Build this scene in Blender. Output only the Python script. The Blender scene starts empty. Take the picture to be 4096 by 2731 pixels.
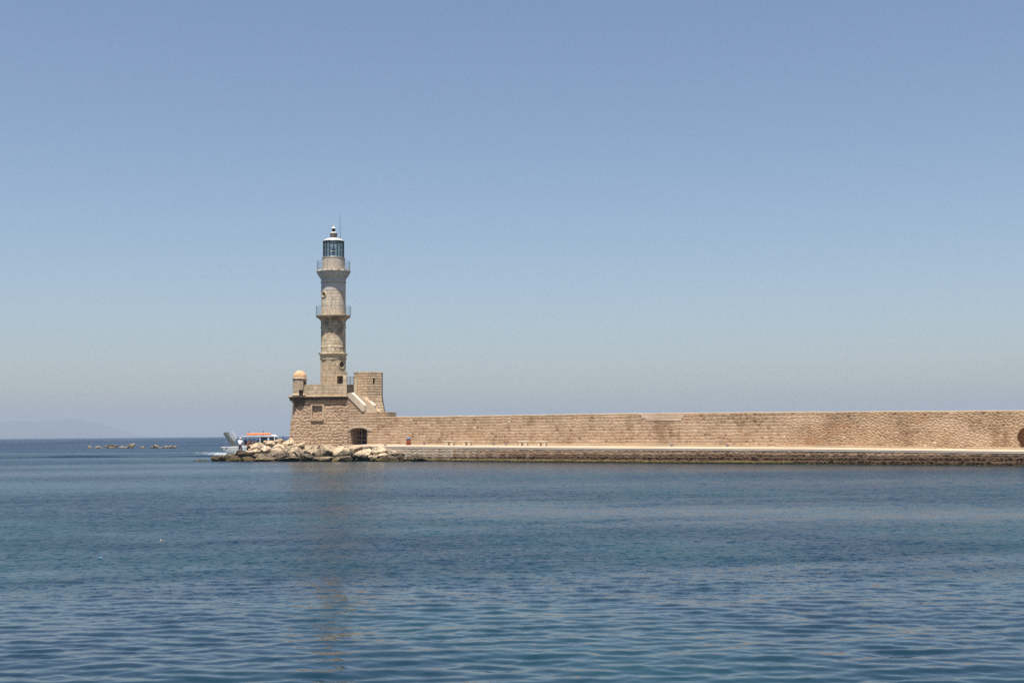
import bpy, bmesh, math, random
import numpy as np
from mathutils import Vector, Matrix, noise

random.seed(7)
rng = np.random.default_rng(11)
PI = math.pi
rad = math.radians
scene = bpy.context.scene
C = scene.collection

# ------------------------------------------------------------------ camera
EYE = 2.65
FPX = 5000.0
ROLL = 0.008
PITCH = math.atan((1752.3 - ROLL * 2048 - 1365.5) / FPX)
CAM = Vector((0, 0, EYE))
F = Vector((0, math.cos(PITCH), math.sin(PITCH)))
U0 = Vector((0, -math.sin(PITCH), math.cos(PITCH)))
R0 = Vector((1, 0, 0))
RR = R0 * math.cos(ROLL) - U0 * math.sin(ROLL)
UU = R0 * math.sin(ROLL) + U0 * math.cos(ROLL)

cam_d = bpy.data.cameras.new('camera')
cam_d.sensor_width = 36.0
cam_d.lens = 36.0 * FPX / 4096.0
cam_d.clip_start = 0.5
cam_d.clip_end = 60000
cam = bpy.data.objects.new('camera', cam_d)
C.objects.link(cam)
cam.matrix_world = Matrix(((RR.x, UU.x, -F.x, 0), (RR.y, UU.y, -F.y, 0), (RR.z, UU.z, -F.z, EYE), (0, 0, 0, 1)))
scene.camera = cam


def ray(px, py):
    return F + RR * ((px - 2048) / FPX) - UU * ((py - 1365.5) / FPX)


def P(px, py, Y):
    d = ray(px, py)
    return CAM + d * (Y / d.y)


def G(px, py, z=0.0):
    d = ray(px, py)
    return CAM + d * ((z - EYE) / d.z)


# quay front line on the water
QA = G(1393, 1841.5)
QB = G(4096, 1862)
QT = Vector((QB.x - QA.x, QB.y - QA.y, 0)).normalized()
QN = Vector((-QT.y, QT.x, 0))           # points away from the camera (behind the quay front)
if QN.y < 0:
    QN = -QN


def W(px, py, off=0.0):
    """Point seen at px,py on the vertical plane lying off metres behind the quay front."""
    d = ray(px, py)
    o = QA + QN * off
    t = (o - CAM).dot(QN) / d.dot(QN)
    return CAM + d * t


def wq(s, off, z):
    """Point s metres along the quay from QA, off metres behind it, at height z."""
    p = QA + QT * s + QN * off
    return Vector((p.x, p.y, z))


def sq(px, py, off):
    return (W(px, py, off) - QA).dot(QT)


# ------------------------------------------------------------------ helpers
def link(o, parent=None):
    C.objects.link(o)
    if parent is not None:
        o.parent = parent
    return o


def tag(o, label=None, cat=None, group=None, kind=None):
    if label: o['label'] = label
    if cat: o['category'] = cat
    if group: o['group'] = group
    if kind: o['kind'] = kind
    return o


def empty(name, label, cat, group=None, loc=(0, 0, 0)):
    o = bpy.data.objects.new(name, None)
    o.location = loc
    link(o)
    return tag(o, label, cat, group)


def box_uv(me):
    uv = me.uv_layers.get('UVMap') or me.uv_layers.new(name='UVMap')
    for p in me.polygons:
        n = p.normal
        if abs(n.z) > 0.75:
            t = Vector((1, 0, 0)); b = Vector((0, 1, 0))
        else:
            t = Vector((-n.y, n.x, 0)).normalized(); b = Vector((0, 0, 1))
        for li in p.loop_indices:
            v = me.vertices[me.loops[li].vertex_index].co
            uv.data[li].uv = (v.dot(t), v.dot(b))


def mesh(name, verts, faces, mat, parent=None, smooth=False, uv=True, recalc=True):
    me = bpy.data.meshes.new(name)
    me.from_pydata([tuple(v) for v in verts], [], faces)
    if recalc:
        bm = bmesh.new(); bm.from_mesh(me)
        bmesh.ops.recalc_face_normals(bm, faces=bm.faces)
        bm.to_mesh(me); bm.free()
    me.update()
    if uv: box_uv(me)
    if smooth:
        for p in me.polygons: p.use_smooth = True
    me.materials.append(mat)
    o = bpy.data.objects.new(name, me)
    return link(o, parent)


class MB:
    """Collects shapes that make ONE mesh object."""
    def __init__(s): s.v = []; s.f = []
    def add(s, v, f):
        k = len(s.v); s.v += [Vector(x) for x in v]; s.f += [tuple(i + k for i in q) for q in f]; return s
    def hexa(s, a):     # 8 points: bottom 4 ccw, top 4
        return s.add(a, [(0, 3, 2, 1), (4, 5, 6, 7), (0, 1, 5, 4), (1, 2, 6, 5), (2, 3, 7, 6), (3, 0, 4, 7)])
    def box(s, c, sx, sy, sz, rz=0.0):   # c = centre of the bottom
        m = Matrix.Rotation(rz, 3, 'Z'); c = Vector(c)
        q = [(-.5, -.5), (.5, -.5), (.5, .5), (-.5, .5)]
        return s.hexa([c + m @ Vector((x * sx, y * sy, z)) for z in (0, sz) for x, y in q])
    def tube(s, pts, r, n=6, closed=False):
        pts = [Vector(p) for p in pts]; rs = r if isinstance(r, (list, tuple)) else [r] * len(pts)
        v = []; f = []; N = len(pts)
        for i, p in enumerate(pts):
            if closed: d = pts[(i + 1) % N] - pts[i - 1]
            else: d = pts[min(i + 1, N - 1)] - pts[max(i - 1, 0)]
            d.normalize()
            a = d.cross(Vector((0, 0, 1)))
            if a.length < 1e-3: a = Vector((1, 0, 0))
            a.normalize(); b = d.cross(a)
            for k in range(n):
                t = 2 * PI * k / n
                v.append(p + (a * math.cos(t) + b * math.sin(t)) * rs[i])
        for i in range(N if closed else N - 1):
            j = (i + 1) % N
            for k in range(n):
                m = (k + 1) % n
                f.append((i * n + k, i * n + m, j * n + m, j * n + k))
        if not closed:
            f.append(tuple(range(n))[::-1]); f.append(tuple((N - 1) * n + k for k in range(n)))
        return s.add(v, f)
    def lathe(s, prof, c, n=32, a0=0.0, caps=True):
        c = Vector(c); v = []; f = []
        for r, z in prof:
            for k in range(n):
                t = a0 + 2 * PI * k / n
                v.append(c + Vector((r * math.cos(t), r * math.sin(t), z)))
        for i in range(len(prof) - 1):
            for k in range(n):
                m = (k + 1) % n
                f.append((i * n + k, i * n + m, (i + 1) * n + m, (i + 1) * n + k))
        if caps:
            f.append(tuple(range(n))[::-1]); f.append(tuple((len(prof) - 1) * n + k for k in range(n)))
        return s.add(v, f)
    def build(s, name, mat, parent=None, smooth=False):
        return mesh(name, s.v, s.f, mat, parent, smooth)


def lathe(name, prof, c, mat, parent=None, n=48, a0=0.0, smooth=True, R=None):
    """Turned solid with wrap-round UVs in metres (world space)."""
    c = Vector(c)
    R = R or max(r for r, z in prof)
    me = bpy.data.meshes.new(name)
    v = []; f = []; uvs = []
    for r, z in prof:
        for k in range(n):
            t = a0 + 2 * PI * k / n
            v.append((c.x + r * math.cos(t), c.y + r * math.sin(t), c.z + z))
    for i in range(len(prof) - 1):
        for k in range(n):
            m = (k + 1) % n
            f.append((i * n + k, i * n + m, (i + 1) * n + m, (i + 1) * n + k))
            u0 = 2 * PI * k / n * R; u1 = 2 * PI * (k + 1) / n * R
            z0 = c.z + prof[i][1]; z1 = c.z + prof[i + 1][1]
            dr = abs(prof[i + 1][0] - prof[i][0])
            if abs(z1 - z0) < dr * .3: z1 = z0 + dr
            uvs += [(u0, z0), (u1, z0), (u1, z1), (u0, z1)]
    f.append(tuple(range(n))[::-1]); uvs += [(v[k][0], v[k][1]) for k in range(n)][::-1]
    b = (len(prof) - 1) * n
    f.append(tuple(b + k for k in range(n))); uvs += [(v[b + k][0], v[b + k][1]) for k in range(n)]
    me.from_pydata(v, [], f)
    l = me.uv_layers.new(name='UVMap')
    for i, q in enumerate(uvs): l.data[i].uv = q
    me.update()
    me.materials.append(mat)
    if smooth:
        me.polygons.foreach_set('use_smooth', [True] * len(me.polygons))
        try: me.set_sharp_from_angle(angle=rad(28))
        except Exception: pass
    return link(bpy.data.objects.new(name, me), parent)


def cut(o, cutters):
    """Really cuts the openings out of the masonry and bakes the result."""
    for c in cutters:
        md = o.modifiers.new('cut', 'BOOLEAN'); md.object = c; md.operation = 'DIFFERENCE'; md.solver = 'EXACT'
    dg = bpy.context.evaluated_depsgraph_get()
    me = bpy.data.meshes.new_from_object(o.evaluated_get(dg), preserve_all_data_layers=True, depsgraph=dg)
    o.modifiers.clear(); old = o.data; o.data = me; bpy.data.meshes.remove(old)
    for c in cutters:
        m = c.data; bpy.data.objects.remove(c); bpy.data.meshes.remove(m)


def plate(name, outer, holes, depth, mat, parent=None, back=True):
    """Flat slab: outline with holes, extruded by the vector depth."""
    bm = bmesh.new(); loops = []
    edges = []
    for lp in [outer] + holes:
        vs = [bm.verts.new(p) for p in lp]
        for i in range(len(vs)): edges.append(bm.edges.new((vs[i], vs[(i + 1) % len(vs)])))
        loops.append(vs)
    bmesh.ops.triangle_fill(bm, use_beauty=True, use_dissolve=False, edges=edges)
    front = list(bm.faces)
    dup = {}
    for vs in loops:
        for v in vs: dup[v] = bm.verts.new(v.co + Vector(depth))
    if back:
        for fc in front: bm.faces.new([dup[v] for v in reversed(fc.verts)])
    for vs in loops:
        for i in range(len(vs)):
            a, b = vs[i], vs[(i + 1) % len(vs)]
            bm.faces.new((a, b, dup[b], dup[a]))
    bmesh.ops.recalc_face_normals(bm, faces=bm.faces)
    me = bpy.data.meshes.new(name); bm.to_mesh(me); bm.free(); me.update()
    box_uv(me); me.materials.append(mat)
    return link(bpy.data.objects.new(name, me), parent)


# ------------------------------------------------------------------ materials
class NT:
    def __init__(s, name):
        s.m = bpy.data.materials.new(name); s.m.use_nodes = True
        s.t = s.m.node_tree; s.b = s.t.nodes['Principled BSDF']
    def n(s, typ, ins=None, **props):
        nd = s.t.nodes.new(typ)
        for k, v in props.items(): setattr(nd, k, v)
        for k, v in (ins or {}).items(): s.put(nd.inputs[k], v)
        return nd
    def put(s, sock, v):
        if isinstance(v, bpy.types.NodeSocket): s.t.links.new(v, sock)
        else:
            if isinstance(v, tuple) and len(v) == 3 and sock.type == 'RGBA': v = v + (1,)
            sock.default_value = v
    def math(s, op, a, b=None, c=None, clamp=False):
        nd = s.t.nodes.new('ShaderNodeMath'); nd.operation = op; nd.use_clamp = clamp
        for i, x in enumerate((a, b, c)):
            if x is not None: s.put(nd.inputs[i], x)
        return nd.outputs[0]
    def mix(s, f, a, b, mode='MIX'):
        nd = s.t.nodes.new('ShaderNodeMix'); nd.data_type = 'RGBA'; nd.blend_type = mode; nd.clamp_factor = True
        s.put(nd.inputs[0], f); s.put(nd.inputs[6], a); s.put(nd.inputs[7], b)
        return nd.outputs[2]
    def fmix(s, f, a, b):
        nd = s.t.nodes.new('ShaderNodeMix'); nd.data_type = 'FLOAT'
        s.put(nd.inputs[0], f); s.put(nd.inputs[2], a); s.put(nd.inputs[3], b)
        return nd.outputs[0]
    def noise(s, vec, scale, detail=3, rough=.55, dim='3D', out=0):
        nd = s.n('ShaderNodeTexNoise', noise_dimensions=dim)
        if vec is not None: s.put(nd.inputs['Vector'], vec)
        nd.inputs['Scale'].default_value = scale; nd.inputs['Detail'].default_value = detail; nd.inputs['Roughness'].default_value = rough
        return nd.outputs[out]
    def ramp(s, f, stops, interp='LINEAR'):
        nd = s.n('ShaderNodeValToRGB'); cr = nd.color_ramp; cr.interpolation = interp
        while len(cr.elements) < len(stops): cr.elements.new(.5)
        for e, (p, c) in zip(cr.elements, stops):
            e.position = p; e.color = (c if isinstance(c, tuple) else (c, c, c)) + (1,)
        s.put(nd.inputs[0], f)
        return nd.outputs[0]
    def step(s, x, lo, hi, a=0.0, b=1.0):
        nd = s.n('ShaderNodeMapRange', interpolation_type='SMOOTHSTEP')
        s.put(nd.inputs[0], x)
        for i, v in ((1, lo), (2, hi), (3, a), (4, b)): s.put(nd.inputs[i], v)
        return nd.outputs[0]
    def vec(s, x, y, z=0.0):
        nd = s.t.nodes.new('ShaderNodeCombineXYZ')
        for i, v in enumerate((x, y, z)): s.put(nd.inputs[i], v)
        return nd.outputs[0]
    def vadd(s, a, b, k=1.0):
        sc = s.n('ShaderNodeVectorMath', operation='SCALE'); s.put(sc.inputs[0], b); s.put(sc.inputs[3], k)
        ad = s.n('ShaderNodeVectorMath', operation='ADD'); s.put(ad.inputs[0], a); s.put(ad.inputs[1], sc.outputs[0])
        return ad.outputs[0]
    def bump(s, h, dist, strength=1.0):
        nd = s.n('ShaderNodeBump'); s.put(nd.inputs['Height'], h)
        nd.inputs['Distance'].default_value = dist; nd.inputs['Strength'].default_value = strength
        s.t.links.new(nd.outputs[0], s.b.inputs['Normal']); return nd
    def fin(s, col, rough=.9, spec=.2):
        s.put(s.b.inputs['Base Color'], col); s.put(s.b.inputs['Roughness'], rough)
        s.b.inputs['Specular IOR Level'].default_value = spec
        return s.m


def simple(name, col, rough=.7, var=.12, scale=6.0, metal=0.0, spec=.3):
    t = NT(name)
    tc = t.n('ShaderNodeTexCoord').outputs['Object']
    n = t.noise(tc, scale, 4)
    k = t.step(n, .25, .75, 1 - var, 1 + var)
    c = t.mix(1.0, col, t.vec(k, k, k), 'MULTIPLY')
    t.b.inputs['Metallic'].default_value = metal
    return t.fin(c, rough, spec)


STONES = [(0, (.23, .145, .085)), (.2, (.31, .21, .13)), (.45, (.42, .305, .20)), (.7, (.48, .365, .25)), (.86, (.38, .30, .215)), (.93, (.53, .42, .29)), (1, (.66, .55, .41))]


def masonry(name, bw=.5, bh=.3, stones=STONES, mortar=(.56, .45, .33), mort=.03, wob=.06, smear=1.0, bump=.035,
            rubble=0.0, rub=(.34, .22), tint=None, extra=None, wear=.25, gap=0.0, mortar2=None, val=.8, cover=.0, warm=1.0):
    """Coursed stone / rubble in UV metres: rows of stones of uneven length, mortar, weathering, relief."""
    t = NT(name)
    uv0 = t.n('ShaderNodeUVMap', uv_map='UVMap').outputs[0]
    nz = t.noise(uv0, 1.3, 3, out=1)
    nzv = t.n('ShaderNodeVectorMath', operation='SUBTRACT'); t.put(nzv.inputs[0], nz); nzv.inputs[1].default_value = (.5, .5, .5)
    uv = t.vadd(uv0, nzv.outputs[0], wob * 2)
    sp = t.n('ShaderNodeSeparateXYZ', {0: uv})
    u, v = sp.outputs[0], sp.outputs[1]
    vv = t.math('DIVIDE', v, bh)
    row = t.math('FLOOR', vv)
    r1 = t.n('ShaderNodeTexWhiteNoise', {'W': row}, noise_dimensions='1D').outputs['Value']
    uu = t.math('ADD', t.math('MULTIPLY', t.math('DIVIDE', u, bw), t.math('ADD', .65, t.math('MULTIPLY', r1, .8))), t.math('MULTIPLY', r1, 37.3))
    col = t.math('FLOOR', uu)
    idn = t.n('ShaderNodeTexWhiteNoise', {'Vector': t.vec(col, row, 0.0)}, noise_dimensions='2D').outputs['Value']
    fu = t.math('FRACT', uu); fv = t.math('FRACT', vv)
    du = t.math('MULTIPLY', t.math('MINIMUM', fu, t.math('SUBTRACT', 1.0, fu)), bw)
    dv = t.math('MULTIPLY', t.math('MINIMUM', fv, t.math('SUBTRACT', 1.0, fv)), bh)
    d = t.math('MINIMUM', du, dv)
    rid, rd = None, None
    mask = rubble
    if extra and 'rubble' in extra:
        mask = extra['rubble'](t, uv0)
    if extra and 'rubble' in extra or rubble > 0:
        sv = t.n('ShaderNodeVectorMath', operation='DIVIDE'); t.put(sv.inputs[0], uv); sv.inputs[1].default_value = (rub[0], rub[1], 1)
        vo = t.n('ShaderNodeTexVoronoi', {'Vector': sv.outputs[0], 'Scale': 1.0}, voronoi_dimensions='2D')
        ve = t.n('ShaderNodeTexVoronoi', {'Vector': sv.outputs[0], 'Scale': 1.0}, voronoi_dimensions='2D', feature='DISTANCE_TO_EDGE')
        rid = t.n('ShaderNodeSeparateColor', {0: vo.outputs['Color']}).outputs[0]
        rd = t.math('MULTIPLY', ve.outputs['Distance'], rub[1] * 1.1)
        idn = t.fmix(mask, idn, rid); d = t.fmix(mask, d, rd)
    big = t.noise(uv0, .35, 4)
    mid = t.noise(uv0, 2.2, 4)
    fine = t.noise(uv0, 9.0, 5, .65)
    th = t.math('MULTIPLY', t.step(big, .3, .7, .55, .55 + smear), mort)
    th = t.math('MULTIPLY', th, t.step(fine, .2, .8, .4, 1.6))
    mo = t.math('SUBTRACT', 1.0, t.step(d, t.math('MULTIPLY', th, .55), t.math('MULTIPLY', th, 1.6)))
    c = t.ramp(idn, stones)
    k = t.math('MULTIPLY', t.step(mid, .2, .8, 1 - wear, 1 + wear), t.step(fine, .2, .8, .8, 1.2))
    c = t.mix(1.0, c, t.vec(k, k, k), 'MULTIPLY')
    if mortar2: mortar = t.mix(mask, mortar, mortar2)
    c = t.mix(t.math('MULTIPLY', mo, .9), c, mortar)
    if cover > 0:   # smeared pointing hides many stones
        cn = t.noise(uv0, 1.9, 3, .6)
        c = t.mix(t.math('MULTIPLY', t.step(cn, .5, .62), cover), c, mortar)
    if gap > 0:   # open joints: deep dark gaps where the pointing has fallen out
        gm = t.math('MULTIPLY', t.step(mid, .52, .64), t.math('SUBTRACT', 1.0, t.step(d, .0, gap)))
        c = t.mix(gm, c, (.05, .035, .025))
    kb = t.step(big, .25, .75, .88, 1.1)
    c = t.mix(1.0, c, t.vec(kb, kb, kb), 'MULTIPLY')
    if tint: c = t.mix(tint[1], c, tint[0])
    if extra and 'color' in extra: c = extra['color'](t, uv0, c, idn, mo, mid, fine, big)
    h = t.math('ADD', t.step(d, 0.0, mort * 2.2), t.math('ADD', t.math('MULTIPLY', fine, .55), t.math('MULTIPLY', idn, .35)))
    if mortar2: h = t.math('MULTIPLY', h, t.fmix(mask, 1.0, 1.6))
    c = t.mix(1.0, c, (val * 1.055 * warm, val * .99, val * .945 / warm), 'MULTIPLY')
    t.bump(h, bump)
    return t.fin(c, .93, .12)


def uvx(t, uv0):
    sp = t.n('ShaderNodeSeparateXYZ', {0: uv0})
    return sp.outputs[0], sp.outputs[1]


# the harbour wall: coursed on the left, field rubble on the right
U_SPLIT = wq(sq(3230, 1720, 4.5), 4.5, 0).dot(QT)


def wall_rubble(t, uv0):
    u, v = uvx(t, uv0)
    n = t.noise(uv0, .5, 3)
    # the lower right grows out of the rubble earlier than the top
    x = t.math('ADD', t.math('SUBTRACT', u, U_SPLIT), t.math('MULTIPLY', t.math('SUBTRACT', n, .5), 14.0))
    x = t.math('SUBTRACT', x, t.math('MULTIPLY', t.math('SUBTRACT', v, 3.0), 1.6))
    return t.step(x, -2.0, 1.2)


def wall_stain(t, uv0, c, idn, mo, mid, fine, big):
    u, v = uvx(t, uv0)
    a = t.noise(t.vec(t.math('MULTIPLY', u, .55), t.math('MULTIPLY', v, .22), 1.0), 1.0, 4)
    c = t.mix(t.math('MULTIPLY', t.step(a, .54, .68), .62), c, (.25, .165, .10))      # damp dark runs
    b = t.noise(t.vec(t.math('MULTIPLY', u, .16), t.math('MULTIPLY', v, .45), 9.0), 1.0, 4)
    c = t.mix(t.math('MULTIPLY', t.step(b, .53, .66), .55), c, (.62, .48, .345))        # salt bleached areas
    o = t.noise(t.vec(t.math('MULTIPLY', u, .3), t.math('MULTIPLY', v, .6), 20.0), 1.0, 4)
    return t.mix(t.math('MULTIPLY', t.step(o, .57, .68), .35), c, (.46, .27, .14))   # ochre areas


M_wall = masonry('harbour wall stone', .46, .29, mortar=(.50, .385, .27), mortar2=(.45, .33, .215), mort=.036, wob=.16, smear=2.0, bump=.02, rub=(.38, .23), cover=.8, wear=.38, warm=1.0,
                 extra={'rubble': wall_rubble, 'color': wall_stain})
M_stair = masonry('stair ashlar', .5, .29, mort=.034, wob=.05, smear=1.3, bump=.022, cover=.5,
                  stones=[(0, (.36, .225, .12)), (.25, (.33, .24, .17)), (.5, (.40, .29, .19)), (.75, (.42, .27, .13)), (1, (.46, .37, .27))])
M_fort = masonry('rough fort stone', .56, .35, mort=.04, wob=.2, smear=1.8, bump=.08, rubble=.5, rub=(.7, .42), gap=.05,
                 stones=[(0, (.33, .23, .145)), (.3, (.40, .29, .19)), (.6, (.45, .34, .235)), (1, (.50, .39, .27))], mortar=(.47, .36, .26), cover=.55)
TOWER = [(0, (.45, .37, .255)), (.3, (.56, .475, .34)), (.6, (.61, .52, .375)), (1, (.66, .58, .44))]


LZ0 = lambda py: P(1333, py, W(1393, 1750, 4.5).y + 4.2).z


def tower_streaks(t, uv0, c, idn, mo, mid, fine, big):
    u, v = uvx(t, uv0)
    s = t.noise(t.vec(t.math('MULTIPLY', u, 2.4), t.math('MULTIPLY', v, .35)), 1.0, 4)
    c = t.mix(t.math('MULTIPLY', t.step(s, .56, .72), .45), c, (.24, .19, .13))
    r = t.noise(uv0, .9, 3)
    c = t.mix(t.math('MULTIPLY', t.step(r, .6, .72), .35), c, (.45, .29, .15))
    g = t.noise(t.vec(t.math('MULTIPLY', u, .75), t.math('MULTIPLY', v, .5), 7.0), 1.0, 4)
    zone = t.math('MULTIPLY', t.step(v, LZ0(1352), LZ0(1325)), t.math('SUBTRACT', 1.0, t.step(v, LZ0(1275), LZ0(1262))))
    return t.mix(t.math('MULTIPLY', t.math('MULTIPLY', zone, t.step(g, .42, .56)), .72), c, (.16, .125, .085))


M_tower = masonry('tower stone', .62, .36, stones=TOWER, mortar=(.64, .56, .42), mort=.016, wob=.03, smear=1.2, bump=.03, wear=.16, gap=.012,
                  extra={'color': tower_streaks})
M_upper = masonry('upper tower stone', .62, .36, stones=[(0, (.52, .46, .355)), (.4, (.62, .55, .43)), (1, (.68, .62, .50))], mortar=(.66, .60, .48), mort=.014, wob=.03, smear=1.4, bump=.025, wear=.14, gap=.01, cover=.4,
                  extra={'color': tower_streaks})
M_octa = masonry('octagon stone', .9, .42, stones=[(0, (.50, .41, .28)), (1, (.60, .50, .355))], mortar=(.55, .46, .33), mort=.014, wob=.12, smear=1.6,
                 bump=.05, wear=.2, gap=.03)
M_plaster = masonry('limewashed stone', .5, .3, stones=[(0, (.56, .545, .50)), (1, (.64, .62, .57))], mortar=(.62, .6, .55), mort=.01, wob=.03, smear=1.0,
                    bump=.012, wear=.1, extra={'color': tower_streaks})


def rust(t, uv0, c, idn, mo, mid, fine, big):
    u, v = uvx(t, uv0)
    a = t.noise(t.vec(t.math('MULTIPLY', u, .9), t.math('MULTIPLY', v, .5), 3.0), 1.0, 3)
    return t.mix(t.math('MULTIPLY', t.step(a, .6, .72), .6), c, (.42, .20, .06))


M_parapet = masonry('parapet stone', .75, .45, stones=[(0, (.44, .37, .26)), (.5, (.54, .44, .30)), (1, (.60, .51, .37))], mortar=(.46, .4, .3), mort=.018, wob=.04,
                    bump=.025, extra={'color': rust})
M_turret = masonry('turret stone', .55, .3, stones=[(0, (.42, .31, .20)), (.4, (.53, .41, .275)), (.8, (.56, .45, .31)), (1, (.48, .32, .17))], mortar=(.56, .46, .33), mort=.03,
                   wob=.03, bump=.03)
M_sentry = masonry('sentry box stone', .6, .33, stones=[(0, (.44, .35, .25)), (1, (.52, .43, .32))], mortar=(.5, .42, .31), mort=.012, wob=.02, bump=.02)
M_dome = simple('ochre dome plaster', (.46, .285, .16), .9, .16, 3.0)
M_pale = masonry('fresh pale limestone', .8, .4, stones=[(0, (.60, .53, .42)), (1, (.66, .59, .47))], mortar=(.6, .52, .41), mort=.008, wob=.01, bump=.008, wear=.08)
M_repair = masonry('new repair blocks', .95, .33, stones=[(0, (.52, .41, .29)), (.5, (.57, .46, .34)), (1, (.62, .53, .43))], mortar=(.5, .4, .28), mort=.016, wob=.01, bump=.012, wear=.08)
M_frame = masonry('window frame stone', .7, .6, stones=[(0, (.48, .37, .25)), (1, (.55, .44, .31))], mortar=(.45, .36, .26), mort=.012, wob=.03, bump=.02, wear=.12)
M_arch = masonry('arch voussoirs', .6, .4, stones=[(0, (.5, .44, .34)), (1, (.56, .5, .4))], mortar=(.48, .41, .31), mort=.014, wob=.03, bump=.02, wear=.15)


def quay_stain(t, uv0, c, idn, mo, mid, fine, big):
    u, v = uvx(t, uv0)
    x = t.math('SUBTRACT', u, UQ0)
    # algae band: tall on the right, absent at the clean left end
    top = t.step(x, 4.0, 26.0, .30, .74)
    top = t.math('ADD', top, t.math('MULTIPLY', t.math('SUBTRACT', big, .5), 1.5))
    m = t.math('SUBTRACT', 1.0, t.step(v, t.math('SUBTRACT', top, .28), t.math('ADD', top, .3)))
    m = t.math('MULTIPLY', m, t.fmix(mo, .96, .72))
    c = t.mix(m, c, t.mix(mo, (.020, .013, .009), (.085, .058, .040)))
    c = t.mix(t.math('MULTIPLY', t.step(x, 6.0, 22.0), .85), c, t.mix(1.0, c, (.78, .60, .46), 'MULTIPLY'))
    g = t.math('SUBTRACT', 1.0, t.step(t.math('ADD', v, t.math('MULTIPLY', t.math('SUBTRACT', mid, .5), .12)), .05, .16))
    return t.mix(t.math('MULTIPLY', g, .85), c, t.mix(mid, (.035, .03, .01), (.13, .095, .025)))


UQ0 = wq(0, 0, 0).dot(QT)
M_quay = masonry('quay stone', .5, .3, stones=[(0, (.38, .325, .26)), (.4, (.48, .41, .33)), (.8, (.54, .47, .385)), (1, (.6, .54, .46))], mortar=(.52, .45, .37), mort=.045,
                 wob=.1, smear=1.4, bump=.026, rubble=.55, rub=(.5, .3), cover=.5, extra={'color': quay_stain})
M_coping = masonry('grey coping concrete', 2.4, 3.0, stones=[(0, (.56, .53, .47)), (1, (.66, .62, .55))], mortar=(.42, .39, .34), mort=.02, wob=.01, bump=.006, wear=.12)
M_deck = masonry('cream paving', 1.2, .8, stones=[(0, (.42, .345, .26)), (1, (.47, .39, .295))], mortar=(.38, .31, .23), mort=.012, wob=.01, bump=.004, wear=.06)
M_ledge = masonry('cream kerb stone', 1.6, .8, stones=[(0, (.47, .38, .26)), (1, (.53, .43, .30))], mortar=(.42, .33, .22), mort=.012, wob=.01, bump=.006, wear=.08)
M_bench = simple('bench stone', (.64, .55, .42), .9, .12, 5)
M_iron = simple('dark iron', (.035, .035, .04), .5, .2, 8, .6)
M_bars = simple('weathered gate bars', (.42, .34, .26), .6, .1, 8, .2)
M_brown = simple('dark brown timber', (.06, .042, .034), .85, .3, 3)
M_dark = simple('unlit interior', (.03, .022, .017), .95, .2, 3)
M_lframe = simple('lantern steel', (.10, .115, .11), .45, .15, 8, .5)
M_lroof = simple('white lantern roof', (.52, .50, .47), .6, .06, 5)
M_vent = simple('weathered copper vent', (.13, .11, .10), .6, .6, 7, .3)
M_black = simple('black metal', (.02, .02, .022), .5, .2, 8)
M_lens = simple('lamp red', (.10, .02, .02), .3, .1, 5)

t = NT('lantern glass')
tr = t.n('ShaderNodeBsdfTransparent', {0: (.60, .68, .68)})
gl = t.n('ShaderNodeBsdfGlossy', {0: (.8, .85, .9), 'Roughness': .05})
mx = t.n('ShaderNodeMixShader', {0: .14, 1: tr.outputs[0], 2: gl.outputs[0]})
t.t.links.new(mx.outputs[0], t.t.nodes['Material Output'].inputs[0])
M_glass = t.m


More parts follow.
